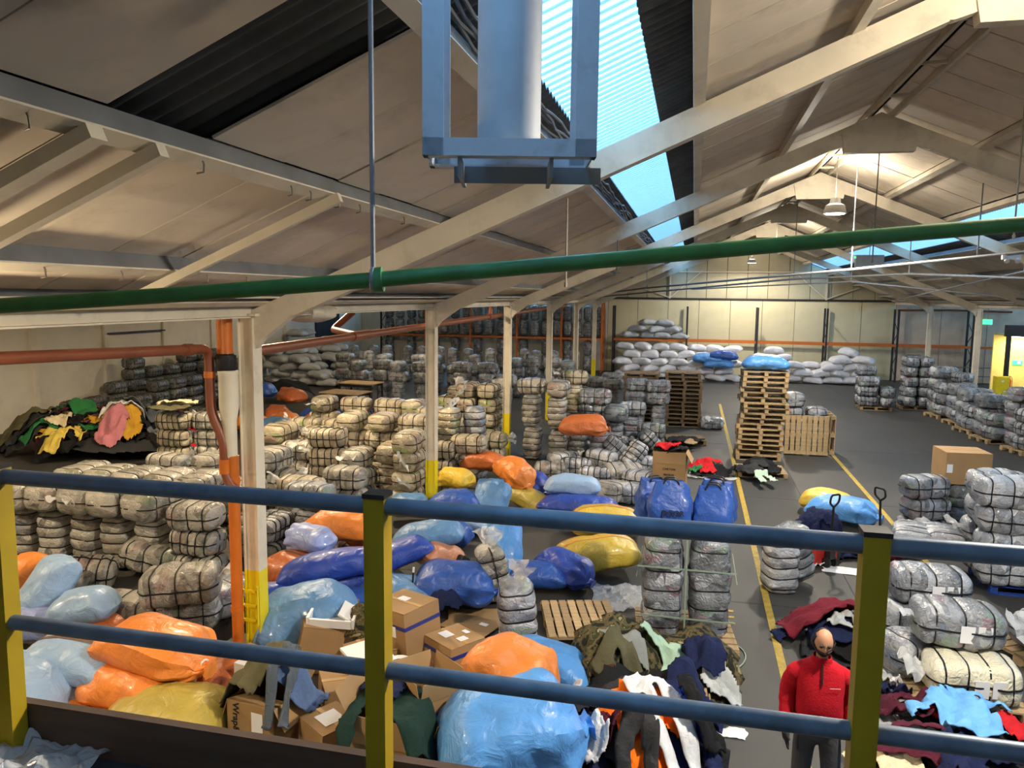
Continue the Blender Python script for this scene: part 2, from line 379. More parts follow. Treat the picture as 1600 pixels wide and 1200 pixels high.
WARM = (1.0, .90, .74); WARM2 = (1.0, .80, .52)
for i, (x, y, z) in enumerate(LAMPS_MAIN): lamp(x, y, z, POWER_MAIN[i]*5, '%s round highbay lamp hung under the main ridge' % LN[i], WARM, 'main ridge lamps', roofz(XM)-z-.15, .13 if i == 0 else .09)
for i, (x, y, z) in enumerate(LAMPS_LEFT): lamp(x, y, z, POWER_LEFT[i]*5, ('%s warm highbay lamp over the left hall' % LN[i]) if i < 3 else 'added low fill lamp, out of view under the left valley, warming the near ceiling', WARM2, 'left hall lamps' if i < 3 else None, 1.2 if i < 3 else .95, .16 if i < 3 else .5)
for i, (x, y, z) in enumerate(LAMPS_RIGHT): lamp(x, y, z, 500*5, 'round highbay lamp over the right hall by the yellow doorway', WARM, None, .6)
# ------------------------------------------------------------------ overhead services
gp = thing('green_pipe', 'long green painted steel pipe crossing the view overhead', 'pipe', AD(590, 437, 3.2))
o0 = gp.location
pts = [AD(-160, 490, 3.2), AD(0, 478, 3.2), AD(300, 459, 3.2), AD(590, 437, 3.2), AD(850, 415, 3.2), AD(1100, 393, 3.2), AD(1350, 371, 3.2), AD(1600, 350, 3.2), AD(1780, 334, 3.2)]
MB().path([p-o0 for p in pts], .033, 14).build('pipe', 'green_pipe', gp, True)
d = (pts[4]-pts[2]).normalized()
MB().path([-d*.022, d*.022], .052, 16).build('coupling', 'green_pipe', gp, True)
a = AD(583, 437, 3.2); b = AD(580, -60, 3.2)
rd = thing('hanger_rod', 'thin blue grey hanger rod holding the green pipe', 'rod', a)
MB().path([Vector((0, 0, .05)), Vector((-.005, .01, b.z-a.z))], .011, 8).build('rod', 'galv', rd, True)
ring = [(d*0)+Vector((d.y*0, 0, 0))+Vector((-d.y, d.x, 0)).normalized()*(.046*math.sin(t))+Vector((0, 0, .046*math.cos(t))) for t in [2*PI*k/16 for k in range(17)]]
MB().path(ring, .01, 6, False).build('clamp_ring', 'galv', rd, True)
# flue duct in a steel frame
A = AD(660, 245, 4.0); B = AD(932, 243, 4.0)
u = (B-A); u.z = 0; wd = u.length; u.normalize(); v = Vector((-u.y, u.x, 0)); ang = math.atan2(u.y, u.x)
df = thing('duct_frame', 'pale blue painted angle steel frame hanging under the skylight', 'frame', (AD(660, 245, 3.0)+AD(932, 243, 3.0))/2, (0, 0, ang)); df.scale = (.75, .75, .75)
dp = .42; hw = wd/2; top = 1.5
for nm, x, y in (('front_post', -hw, 0), ('front_post', hw, 0), ('rear_post', -hw+.0, dp), ('rear_post', hw, dp)):
    s = 1 if x < 0 else -1
    mb = MB(); mb.box((x+s*.055, y, top/2), (.11, .012, top)); mb.box((x+s*.006, y+(.05 if y == 0 else -.05), top/2), (.012, .1, top))
    mb.build(nm, 'frame_paint', df)
for y in (0, dp):
    mb = MB(); mb.box((0, y, .045), (wd, .012, .09)); mb.box((0, y+(.04 if y == 0 else -.04), .006), (wd, .08, .012)); mb.build('bottom_rail', 'frame_paint', df)
for x in (-hw+.02, hw-.02): MB().box((x, dp/2, .045), (.012, dp, .09)).build('side_rail', 'frame_paint', df)
for x in (-.26, .22): MB().prism([(x-.01, -.002), (x+.01, -.002), (x+.01, -.1), (x-.01, -.1)], .02, dp+.05).build('bracket', 'steel_grey', df)
MB().box((.1, dp*.75, -.05), (.82, .012, .09)).build('cross_angle', 'steel_grey', df)
dc = thing('flue_duct', 'round metal flue duct standing inside the hanging frame', 'duct', (AD(660, 245, 3.0)+AD(932, 243, 3.0))/2, (0, 0, ang)); dc.scale = (.75, .75, .75)
R_ = .172
MB().lathe([(0, .093), (R_, .093), (R_+.004, .11), (R_, .13), (R_, 1.9), (0, 1.9)], 32, (-.005, dp/2, 0)).build('duct', 'duct', dc, True)
MB().path([(-.005, dp/2+R_, .6), (-.005, dp/2+R_+.02, .6)], .02, 8).build('bolt', 'steel_grey', dc)
# drain pipes round the nearest column
def bend(pts, r=.12, n=5):
    pts = [Vector(p) for p in pts]; out = [pts[0]]
    for i in range(1, len(pts)-1):
        a = (pts[i-1]-pts[i]); b = (pts[i+1]-pts[i]); ra = min(r, a.length/2.1, b.length/2.1); a.normalize(); b.normalize()
        p0, p2 = pts[i]+a*ra, pts[i]+b*ra
        for k in range(n+1):
            t = k/n; out.append(p0*(1-t)**2+pts[i]*2*t*(1-t)+p2*t*t)
    out.append(pts[-1]); return out
hp = thing('drain_pipe', 'brown drain pipe running level then dropping into the orange standpipe', 'pipe', (0, 0, 0))
P0 = AX(0, 560, -5.45); P1 = AX(300, 539, -5.42)
e1 = Vector((-5.40, 7.72, P1.z)); e1.z = AY(322, 540, 7.72).z
k0 = AY(326, 545, 7.72); k1 = AY(330, 645, 7.72); k2 = AY(350, 690, 7.72); k3 = AY(352, 745, 7.72); k4 = AY(372, 772, 7.72)
far = P0+(P0-Vector((k0.x, k0.y, k0.z)))*1.2
MB().path(bend([far, k0, k1, k2, k3, k4], .13), .055, 12).build('pipe', 'brown_pipe', hp, True)
for (p, q) in ((.86, .90),):
    a_ = far.lerp(k0, .93); b_ = far.lerp(k0, .95); MB().path([a_, b_], .066, 12).build('collar', 'brown_pipe', hp, True)
for (p_, q_) in ((k0.lerp(k1, .35), k0.lerp(k1, .45)), (k3.lerp(k2, .1), k3.lerp(k2, .5))): MB().path([p_, q_], .064, 12).build('collar', 'orange_pipe', hp, True)
sp = thing('standpipe', 'orange and white vertical standpipe with black coupling beside the nearest column', 'pipe', (AY(372, 900, 7.78).x, 7.78, 0))
x_ = 0
MB().path([(-.02, 0, 0), (-.02, 0, 2.62)], .068, 16).build('lower_pipe', 'orange_pipe', sp, True)
MB().lathe([(.07, 2.6), (.08, 2.62), (.08, 3.0), (.084, 3.04), (.108, 3.16), (.112, 3.2), (.112, 3.55), (.118, 3.56), (.118, 3.6), (.1, 3.61)], 18, (-.05, 0, 0)).build('white_pipe', 'white_pipe', sp, True)
MB().lathe([(.1, 3.6), (.114, 3.62), (.114, 3.78), (.09, 3.8)], 18, (-.07, 0, 0)).build('coupling', 'black_rubber', sp, True)
MB().path([(-.08, 0, 3.78), (-.08, 0, 4.22)], .09, 16).build('upper_pipe', 'orange_pipe', sp, True)
for z in (.75, 2.3): MB().path([(-.02, 0, z), (-.02, 0, z+.07)], .077, 16).build('collar', 'orange_pipe', sp, True)
fp = thing('drain_pipe', 'brown sloping drain pipe with a forked branch behind the nearest column', 'pipe', (0, 0, 0))
q0 = AY(395, 549, 8.4); q1 = AY(845, 483, 26.6)
MB().path([q0, q1, q1+(q1-q0)*.3], .062, 12).build('pipe', 'brown_pipe', fp, True)
j = q0.lerp(q1, .17); MB().path(bend([j, AY(520, 515, 12.4), AY(552, 487, 12.6)], .1), .058, 12).build('branch', 'brown_pipe', fp, True)
MB().path([q0.lerp(q1, .155), q0.lerp(q1, .19)], .078, 12).build('collar', 'brown_pipe', fp, True)
jj = q0.lerp(q1, .62); MB().path([jj-Vector((0, .2, 0)), jj+Vector((0, .3, 0))], .085, 12).build('collar', 'brown_pipe', fp, True)
MB().path([jj, jj+Vector((0, .1, .32))], .06, 12).build('stub', 'brown_pipe', fp, True)
# sprinkler and conduit runs across the hall
def tube_thing(name, lb, cat, pts, r, m='galv', hang=()):
    t = thing(name, lb, cat, pts[0]); MB().path([Vector(p)-Vector(pts[0]) for p in pts], r, 8).build('tube', m, t, True)
    for h in hang:
        h = Vector(h); MB().path([h-Vector(pts[0]), Vector((h.x, h.y, roofz(h.x)-.1))-Vector(pts[0])], .014, 6).build('dropper', m, t)
    return t
c1 = [AY(938, 459, 40), AY(1010, 450, 30), AY(1330, 421, 19), AY(1600, 394, 15.5)]
c1.append(c1[-1]+(c1[-1]-c1[-2])*.4)
tube_thing('sprinkler_pipe', 'upper pale pipe rising across the hall towards the right', 'pipe', c1, .032, 'galv', [c1[1], c1[2], AY(1527, 402, 16.4)])
c2 = [AY(935, 464, 41), AY(1010, 457, 33), AY(1240, 436, 24), AY(1420, 428, 22), AY(1640, 436, 20)]
tube_thing('sprinkler_pipe', 'lower pale pipe bending across the hall below the lamps', 'pipe', c2, .03, 'galv', [c2[1], c2[2], c2[3]])
c3 = [AY(1080, 452, 40), AY(1330, 440, 34), AY(1480, 455, 30), AY(1640, 472, 26)]
tube_thing('conduit', 'thin pale conduit dipping to the right valley', 'conduit', c3, .03, 'galv', [c3[1]])
c4 = [AY(1395, 470, 38), AY(1600, 424, 20), AY(1700, 405, 16)]
tube_thing('conduit', 'short conduit under the right roof slope', 'conduit', c4, .024, 'galv', [c4[1]])
for (px_, y_, z1, lb) in ((1370, 14.5, 5.15, 'long thin rod dropping from the plated ridge joint'), (887, 8.3, 4.62, 'dark thin rod hung from the nearest rafter'), (967, 14.3, 5.0, 'thin rod hung beside the skylight from the second rafter'), (1590, 11.0, 5.3, 'thin rod hung near the right picture edge')):
    p = AY(px_, 300, y_); tp = roofz(p.x)-.4
    t = thing('hanger_rod', lb, 'rod', (p.x, p.y, z1)); MB().path([(0, 0, 0), (0, 0, tp-z1)], .011, 6).build('rod', 'wire', t); MB().path([(0, 0, -.03), (0, 0, .02)], .02, 6).build('end_nut', 'wire', t)
em = thing('emergency_light', 'grey emergency light box with a green dot under the right slope', 'light', AY(1358, 408, 24))
MB().box((0, 0, 0), (.75, .18, .34)).build('casing', 'galv', em); MB().box((-.4, -.1, .1), (.05, .03, .05)).build('indicator', 'exit_green', em); MB().path([(0, 0, .15), (0, 0, 1.1)], .01, 6).build('hanger', 'wire', em)
# twin spot heads on the right conduit
p = AY(1580, 402, 15.8)
ts = thing('twin_spot', 'small twin emergency spot on the upper right pipe', 'light', p)
MB().box((0, 0, 0), (.3, .08, .08)).build('body', 'white_plastic', ts)
for s in (-1, 1): MB().path([(s*.09, -.02, -.03), (s*.09, -.08, -.08)], [.03, .045], 10).build('head', 'white_plastic', ts)
# hanging cloth bundle at the valley
for (px_, py_, lb) in ((482, 487, 'bundle of pale sheeting hung under the left valley beyond the nearest column'), (318, 478, 'scrap of pale sheeting caught on the left valley beam')):
    p = AY(px_, py_, 9.6 if px_ > 400 else 8.6); mb = MB(); nu, nv = 14, 20
    for i in range(nu+1):
        for k in range(nv):
            a = 2*PI*k/nv; t = i/nu; r = (.32 if px_ > 400 else .2)*math.sin(PI*min(1, t*.75+.12))*(1+.16*math.sin(7*a+3*t)+.25*noise.noise(Vector((math.cos(a)*2, math.sin(a)*2, t*3))))
            mb.v.append(Vector((r*math.cos(a)*1.2, r*math.sin(a)*1.2, .12-.26*t)))
    for i in range(nu):
        for k in range(nv): a = i*nv+k; b_ = i*nv+(k+1) % nv; mb.f.append([a, b_, b_+nv, a+nv])
    o = mb.build('hanging_sheet', 'steel_cream', None, True, p); tag(o, lb, 'sheeting')
# ------------------------------------------------------------------ platform railing
YR = 2.16; ZP = 2.82
pf = struct(MB().box((-.5, (YR+.1+YB)/2, ZP-.1), (9.5, YR+.1-YB, .2)).build('floor_platform', 'platform'))
rl = thing('guard_railing', 'yellow post guard railing with two blue grey tube rails in front of the viewer', 'railing', (0, YR, ZP))
for x in (-3.78, -2.355, -.926, .492, 1.91):
    p = MB().box((x, 0, .53), (.066, .066, 1.06)).build('post', 'rail_yellow', rl)
    MB().box((x, 0, 1.066), (.072, .072, .014)).build('post_cap', 'cap_black', p)
    MB().box((x, 0, .006), (.15, .15, .012)).build('base_plate', 'rail_yellow', p)
for z in (1.03, .50):
    xs = (-3.78, -2.355, -.926, .492, 1.91, 3.3)
    for a_, b_ in zip(xs[:-1], xs[1:]):
        MB().path([(a_+.033, 0, z), (b_-.033, 0, z)], .027, 14).build('rail', 'rail_blue', rl, True)
    if z > 1: MB().path([(-.926+.5, 0, z), (-.926+.78, 0, z)], .028, 14).build('rail_sleeve', 'rail_blue', rl, True)
kb = MB().box((-.5, YR+.06, ZP+.07), (9.4, .035, .2)).build('kick_board', 'kick_wood'); tag(kb, 'dark timber kick board along the foot of the railing', 'board')
tp = MB().box((0, 0, 0), (.05, .22, .004)).build('tape_strip', 'rail_blue', None, False, G(78, 1186, ZP+.004), (0, 0, -.75)); tag(tp, 'blue grey strip of tape on the platform by the left post', 'tape')
# ------------------------------------------------------------------ racking on the far wall
def upright(t, x, y0, y1, h, m):
    u_ = MB()
    for y in (y0, y1): u_.box((x, y, h/2), (.1, .08, h))
    fr = u_.build('upright_frame', m, t)
    mb = MB(); n = int(h/.62)
    for i in range(n):
        z = .25+i*.62; a_, b_ = (y0, y1) if i % 2 == 0 else (y1, y0)
        if z+.6 < h: mb.beam((x, a_, z), (x, b_, z+.6), .03, .03)
    mb.build('lattice', m, fr)
rk = thing('pallet_rack', 'empty dark pallet racking with one orange beam along the cream far wall', 'rack', (0, YF, 0))
xs = [-4.55, -.35, 3.5, 7.15, 10.75, 14.4]
for x in xs: upright(rk, x, -1.15, -.25, 3.95, 'rack_dark')
for a_, b_ in zip(xs[:-1], xs[1:]):
    for y in (-1.15, -.25): MB().box(((a_+b_)/2, y, 2.0), (b_-a_-.1, .05, .13)).build('beam', 'rack_orange', rk)
MB().box(((14.4+17)/2, -1.15, 2.0), (2.6, .05, .13)).build('beam', 'rack_orange', rk)
rk2 = thing('pallet_rack', 'loaded orange pallet racking at the back of the left hall', 'rack', (0, YF, 0))
xs2 = [-19.0, -16.1, -13.2, -10.3, -7.6, -5.2]
for x in xs2: upright(rk2, x, -1.25, -.25, 4.1, 'rack_orange' if x > -18 else 'rack_dark')
for a_, b_ in zip(xs2[:-1], xs2[1:]):
    for y in (-1.25, -.25): MB().box(((a_+b_)/2, y, 1.97), (b_-a_-.1, .05, .12)).build('beam', 'rack_orange', rk2)
    for k in range(5): MB().box((a_+(b_-a_)*(k+.5)/5, -.75, 2.035), (.4, 1.0, .02)).build('deck_board', 'kick_wood', rk2)
# ------------------------------------------------------------------ right hall doorway
dr = struct(thing('door_1', 'black framed doorway into a yellow lit passage at the right edge', 'door', (13.3, 37.5, 0)))
del dr['category']; 
for x in (0.05, 3.3): MB().box((x, 0, 1.7), (.14, .2, 3.4)).build('jamb', 'black_paint', dr)
MB().box((1.7, 0, 3.2), (3.6, .24, .5)).build('lintel', 'black_paint', dr)
MB().box((1.7, 1.6, 1.5), (3.4, .1, 3.0)).build('passage_wall', 'door_yellow', dr)
MB().box((3.4, .8, 1.5), (.1, 1.6, 3.0)).build('passage_side', 'door_yellow', dr)
MB().box((1.7, .8, 3.0), (3.4, 1.6, .06)).build('passage_ceiling', 'door_yellow', dr)
MB().box((1.0, .7, 2.93), (1.4, .2, .05)).build('passage_light', 'lamp_glow', dr)
l = bpy.data.lights.new('passage_light', 'AREA'); l.energy = 90; l.size = 1.2; l.color = (1, .86, .5)
lo = bpy.data.objects.new('passage_light', l); COL.objects.link(lo); lo.parent = dr; lo.location = (1.2, .8, 2.85)
sg = thing('exit_sign', 'small green running man exit sign on the yellow passage wall', 'sign', (14.32, 39.02, 1.72))
MB().box((0, 0, 0), (.42, .03, .2)).build('plate', 'exit_green', sg); MB().box((.06, -.018, 0), (.12, .006, .09)).build('pictogram', 'paper', sg)
fe = thing('fire_extinguisher', 'red fire extinguisher hung in the yellow passage', 'extinguisher', (14.0, 38.9, .5))
MB().lathe([(0, 0), (.085, 0), (.09, .03), (.09, .42), (.06, .5), (.03, .53), (.03, .56), (0, .56)], 16).build('cylinder', 'red_paint', fe, True)
MB().path(bend([(0, 0, .55), (.02, -.05, .62), (.1, -.07, .5), (.11, -.07, .15)], .05), .012, 6).build('hose', 'black_rubber', fe); MB().box((0, -.03, .6), (.03, .14, .02)).build('lever', 'black_paint', fe)
gs = thing('exit_sign', 'glowing green exit sign hung beside the right column', 'sign', AY(1543, 503, 34.5))
MB().box((0, 0, 0), (.1, .34, .2), Euler((0, 0, .6)).to_matrix()).build('lit_box', 'exit_green', gs); MB().path([(0, 0, .1), (0, 0, 1.05)], .01, 6).build('hanger', 'wire', gs)
yb = thing('steel_cabinet', 'narrow yellow green steel cabinet standing beside the black doorway', 'cabinet', AY(1561, 636, 37.1)); yb.location.z = 0
MB().box((0, 0, .62), (.5, .45, 1.24)).build('body', 'col_yellow', yb); MB().box((0, -.23, .62), (.44, .012, 1.12)).build('door', 'col_yellow', yb); MB().box((.17, -.245, .66), (.02, .02, .14)).build('handle', 'black_paint', yb)
MB().box((-.02, -.24, 1.05), (.1, .005, .07)).build('notice', 'paper', yb)
# brown pipe on the pink wall and handrail
tube_thing('wall_pipe', 'brown pipe running high along the pink far wall', 'pipe', [(10.9, 46.2, 3.9), (13.5, 46.2, 3.96), (16.5, 46.2, 3.9)], .06, 'brown_pipe')
hr = thing('handrail', 'thin grey handrail in front of the pink far wall', 'railing', (12.6, 44.5, 0))
for x in (-.9, .9, 2.7): MB().path([(x, 0, 0), (x, 0, 1.0)], .022, 8).build('post', 'steel_grey', hr)
for z in (1.0, .55): MB().path([(-.9, 0, z), (3.1, 0, z)], .022, 8).build('rail', 'steel_grey', hr)
try:
    cy = sc.cycles; cy.max_bounces = 5; cy.diffuse_bounces = 3; cy.glossy_bounces = 2; cy.transmission_bounces = 3
    cy.transparent_max_bounces = 8; cy.caustics_reflective = False; cy.caustics_refractive = False
    cy.use_adaptive_sampling = True; cy.adaptive_threshold = .08; cy.adaptive_min_samples = 12; cy.sample_clamp_indirect = 6
except Exception: pass
# ------------------------------------------------------------------ soft goods materials
def bale_mat(name, cols, film=.35, filmcol=(215, 214, 208), rough=.14):
    m = bpy.data.materials.new(name); m.use_nodes = True; nt = m.node_tree; N = nt.nodes; L = nt.links; b = N['Principled BSDF']
    tc = N.new('ShaderNodeTexCoord'); oi = N.new('ShaderNodeObjectInfo')
    mul = N.new('ShaderNodeMath'); mul.operation = 'MULTIPLY'; mul.inputs[1].default_value = 40; L.new(oi.outputs['Random'], mul.inputs[0])
    mp = N.new('ShaderNodeMapping'); mp.inputs['Scale'].default_value = (7.5, 2.2, 5.0); L.new(tc.outputs['Object'], mp.inputs[0])
    v = N.new('ShaderNodeTexVoronoi'); v.voronoi_dimensions = '4D'; v.inputs['Scale'].default_value = 1.0
    L.new(mp.outputs[0], v.inputs['Vector']); L.new(mul.outputs[0], v.inputs['W'])
    sep = N.new('ShaderNodeSeparateColor'); L.new(v.outputs['Color'], sep.inputs[0])
    cr = N.new('ShaderNodeValToRGB'); cr.color_ramp.interpolation = 'CONSTANT'
    els = cr.color_ramp.elements; els[0].position = 0; els[0].color = lin(cols[0][1])+(1,); els.remove(els[1])
    acc = cols[0][0]
    for wgt, c in cols[1:]:
        e = els.new(acc); e.color = lin(c)+(1,); acc += wgt
    L.new(sep.outputs[0], cr.inputs[0])
    n = N.new('ShaderNodeTexNoise'); n.noise_dimensions = '4D'; n.inputs['Scale'].default_value = 6; n.inputs['Detail'].default_value = 6; n.inputs['Distortion'].default_value = 1.2
    L.new(tc.outputs['Object'], n.inputs['Vector']); L.new(mul.outputs[0], n.inputs['W'])
    r = N.new('ShaderNodeMapRange'); r.inputs[1].default_value = .35; r.inputs[2].default_value = .68; r.inputs[3].default_value = film*.4; r.inputs[4].default_value = min(1, film*1.9)
    L.new(n.outputs[0], r.inputs[0])
    mx = N.new('ShaderNodeMix'); mx.data_type = 'RGBA'; L.new(r.outputs[0], mx.inputs[0]); L.new(cr.outputs[0], mx.inputs[6]); mx.inputs[7].default_value = lin(filmcol)+(1,)
    L.new(mx.outputs[2], b.inputs['Base Color']); b.inputs['Roughness'].default_value = .45
    b.inputs['Coat Weight'].default_value = 1.0; b.inputs['Coat Roughness'].default_value = rough
    bp = N.new('ShaderNodeBump'); bp.inputs['Strength'].default_value = .8; bp.inputs['Distance'].default_value = .035
    n2 = N.new('ShaderNodeTexNoise'); n2.inputs['Scale'].default_value = 13; n2.inputs['Detail'].default_value = 4; n2.inputs['Distortion'].default_value = 1.5
    L.new(tc.outputs['Object'], n2.inputs['Vector']); L.new(n2.outputs[0], bp.inputs['Height']); L.new(bp.outputs[0], b.inputs['Normal']); L.new(bp.outputs[0], b.inputs['Coat Normal'])
    MATS[name] = m
GREYS = [(.3, (190, 186, 176)), (.22, (150, 146, 138)), (.14, (112, 110, 106)), (.1, (206, 202, 192)), (.1, (84, 84, 84)), (.05, (160, 130, 120)), (.05, (110, 128, 96)), (.04, (120, 132, 150))]
bale_mat('bale_pale', [(w_, tuple(int(v*.86) for v in c)) for w_, c in GREYS], .3, (176, 170, 156))
bale_mat('bale_grey', [(.3, (124, 126, 130)), (.25, (88, 90, 94)), (.2, (50, 52, 56)), (.1, (180, 182, 186)), (.06, (112, 70, 76)), (.05, (96, 120, 96)), (.04, (90, 104, 130))], .3, (166, 170, 176))
bale_mat('bale_dark', [(.35, (64, 64, 64)), (.25, (92, 92, 90)), (.2, (44, 46, 48)), (.1, (130, 132, 130)), (.06, (70, 100, 70)), (.04, (100, 70, 70))], .28, (150, 152, 152))
bale_mat('bale_warm', [(.35, (176, 164, 140)), (.25, (146, 134, 112)), (.15, (104, 96, 84)), (.12, (200, 190, 164)), (.06, (150, 120, 110)), (.07, (128, 150, 80))], .36, (178, 166, 142))
bale_mat('bale_cream', [(.8, (226, 218, 186)), (.2, (206, 200, 176))], .2, (222, 222, 220))
bale_mat('bale_white', [(.3, (190, 190, 192)), (.3, (150, 152, 156)), (.25, (110, 112, 118)), (.1, (70, 72, 78)), (.05, (120, 140, 110))], .32, (190, 192, 198))
def sack_mat(name, rgb, rough=.42, sheen=.0, bump=.6, var=.12):
    m = mat(name, rgb, rough, noise_amt=var, noise_scale=2.5, bump=.9, bump_scale=4.5, rand=.05, coat=.2)
    for n in m.node_tree.nodes:
        if n.type == 'TEX_NOISE' and abs(n.inputs['Scale'].default_value-4.5) < .01:
            n.inputs['Detail'].default_value = 7; n.inputs['Distortion'].default_value = .9
        if n.type == 'BUMP': n.inputs['Strength'].default_value = .7; n.inputs['Distance'].default_value = .06
    return m
for nm, c in (('blue', (44, 84, 166)), ('royal', (40, 68, 160)), ('steelblue', (92, 136, 182)), ('paleblue', (146, 174, 208)), ('periwinkle', (150, 164, 214)), ('orange', (226, 132, 56)), ('rust', (188, 102, 52)),
              ('yellow', (220, 184, 62)), ('olive', (172, 152, 70)), ('white', (214, 212, 216)), ('lightblue', (88, 152, 220)), ('greysack', (170, 174, 178)), ('salmon', (208, 142, 104)), ('mustard', (206, 176, 66))):
    sack_mat('sack_'+nm, c)
mat('stripe', (226, 150, 60), .5); mat('stripe_dark', (110, 84, 70), .5)
mat('strap_black', (20, 20, 22), .5); mat('strap_green', (140, 160, 140), .5)
def film_mat():
    m = bpy.data.materials.new('film'); m.use_nodes = True; nt = m.node_tree; N = nt.nodes; L = nt.links; b = N['Principled BSDF']
    b.inputs['Base Color'].default_value = (.82, .83, .84, 1); b.inputs['Roughness'].default_value = .22; b.inputs['Alpha'].default_value = .55
    tc = N.new('ShaderNodeTexCoord'); n = N.new('ShaderNodeTexNoise'); n.inputs['Scale'].default_value = 12; n.inputs['Distortion'].default_value = 1.5
    L.new(tc.outputs['Object'], n.inputs['Vector']); bp = N.new('ShaderNodeBump'); bp.inputs['Strength'].default_value = .7; bp.inputs['Distance'].default_value = .04
    L.new(n.outputs[0], bp.inputs['Height']); L.new(bp.outputs[0], b.inputs['Normal']); MATS['film'] = m
film_mat()
# ------------------------------------------------------------------ bales
def spow(v, e): return math.copysign(abs(v)**e, v)
class Bale:
    def __init__(s, L, W, H, straps, seed):
        s.L, s.W, s.H, s.seed = L, W, H, seed
        s.xs = [L*(-.5+(i+.5+(.0))/straps)*.92 for i in range(straps)] if straps else []
    def pt(s, t, a, off=0.0):
        x = t*s.L/2
        prof = max(0.0, 1-abs(t)**7)**.38
        pin = sum(math.exp(-((x-q)/.035)**2) for q in s.xs)
        k = prof*(1.0+.035-.085*min(1, pin))
        y = s.W/2*k*spow(math.cos(a), .5); z = s.H/2*k*spow(math.sin(a), .5)
        q = Vector((x*4.2+s.seed*7.1, y*4.2, z*4.2)); nz = noise.noise(q)*.045+noise.noise(q*2.6)*.018
        f = 1+nz/max(.2, s.W/2)*.8
        return Vector((x*(1+noise.noise(Vector((y*5, z*5, s.seed)))*.05*abs(t)), y*f, z*f)) + Vector((0, spow(math.cos(a), .5), spow(math.sin(a), .5)))*off
    def body(s, nu, nv):
        mb = MB(); ts = [math.sin(PI/2*(-1+2*i/nu)*.999) for i in range(nu+1)]
        ts = [.35*t+.65*(-1+2*i/nu) for i, t in enumerate(ts)]
        for t in ts:
            t = max(-.9995, min(.9995, t))
            for k in range(nv): mb.v.append(s.pt(t, 2*PI*(k+.5)/nv))
        for i in range(nu):
            for k in range(nv): a = i*nv+k; b = i*nv+(k+1) % nv; mb.f.append([a, b, b+nv, a+nv])
        mb.f.append(list(range(nv))[::-1]); mb.f.append([nu*nv+k for k in range(nv)])
        return mb
    def strap(s, x, mb=None, n=24):
        mb = mb or MB(); o = len(mb.v)
        for k in range(n):
            a = 2*PI*k/n
            for dx, off in ((-.009, .0), (-.009, .008), (.009, .008), (.009, .0)): mb.v.append(s.pt((x+dx)*2/s.L, a, off))
        for k in range(n):
            k2 = (k+1) % n
            for j in range(3): mb.f.append([o+k*4+j, o+k*4+j+1, o+k2*4+j+1, o+k2*4+j])
        return mb
    def long_strap(s, plane, mb=None, n=26):
        mb = mb or MB(); o = len(mb.v); path = []
        ts = [-.985+1.97*i/n for i in range(n+1)]; a0 = 0 if plane == 'h' else PI/2
        for t in ts: path.append((t, a0))
        for t in ts[::-1]: path.append((t, a0+PI))
        m_ = len(path); sd = Vector((0, 0, 1)) if plane == 'h' else Vector((0, 1, 0))
        for t, a in path:
            c = s.pt(t, a, .012); nrm = Vector((math.copysign(.4, t) if abs(t) > .93 else 0, spow(math.cos(a), .5), spow(math.sin(a), .5))).normalized()
            for dz, off in ((-.009, -.01), (-.009, .006), (.009, .006), (.009, -.01)): mb.v.append(c+sd*dz+nrm*off)
        for k in range(m_):
            k2 = (k+1) % m_
            for j in range(3): mb.f.append([o+k*4+j, o+k*4+j+1, o+k2*4+j+1, o+k2*4+j])
        return mb
def tail_mesh(seed):
    mb = MB(); r = random.Random(seed); nu, nv = 7, 9
    for i in range(nu+1):
        t = i/nu; w_ = .10+.22*t
        for k in range(nv+1):
            s = -1+2*k/nv
            mb.v.append(Vector((.02+.26*t*(1-.25*s*s)+.03*noise.noise(Vector((s*3, t*3, seed))), s*w_, .10*noise.noise(Vector((s*3.2, t*2.5, seed+5)))*(.4+t)+.09*t)))
    for i in range(nu):
        for k in range(nv): a = i*(nv+1)+k; mb.f.append([a, a+1, a+nv+2, a+nv+1])
    return mb.mesh('wrap_tail', 'film', True)
TAILS = [tail_mesh(i) for i in range(4)]
KIND = {'S': (.95, .55, .48, 5, ''), 'B': (.85, .55, .42, 3, 'h'), 'N': (.82, .56, .42, 5, 'hv'), 'T': (1.38, .52, .5, 5, ''), 'L': (1.0, .62, .46, 3, 'h'), 'C': (1.0, .58, .46, 4, 'h')}
BV = {}
def bale_meshes(kind, var):
    key = (kind, var)
    if key not in BV:
        L_, W_, H_, ns, ls = KIND[kind]; b = Bale(L_, W_, H_, ns, var*3+len(BV)*.37)
        body = b.body(26, 26).mesh('bale', 'bale_grey', True)
        st = [b.strap(x).mesh('strap', 'strap_black') for x in b.xs]+[b.long_strap(p).mesh('strap', 'strap_black') for p in ls]
        lowm = b.body(12, 12); lo = lowm.mesh('bale', 'bale_grey', True); lo.materials.append(MATS['strap_black'])
        nf = len(lowm.f); full = MB(); full.v = list(lowm.v); full.f = list(lowm.f)
        for x in b.xs: b.strap(x, full, 10)
        for p in ls: b.long_strap(p, full, 5)
        far = full.mesh('bale', 'bale_grey', True); far.materials.append(MATS['strap_black'])
        for i, p in enumerate(far.polygons): p.material_index = 0 if i < nf else 1
        BV[key] = (body, st, far, full, nf)
    return BV[key]
BALES = []
def bale(label, loc, rot, kind='B', m='bale_grey', group=None, tail=None, paper=False):
    loc = Vector(loc); d = (C2W.transposed() @ (loc-EYE)); 
    BALES.append(dict(label=label, loc=loc, rot=rot, kind=kind, m=m, group=group, tail=tail, paper=paper, depth=-d.z, var=rnd.randrange(3)))
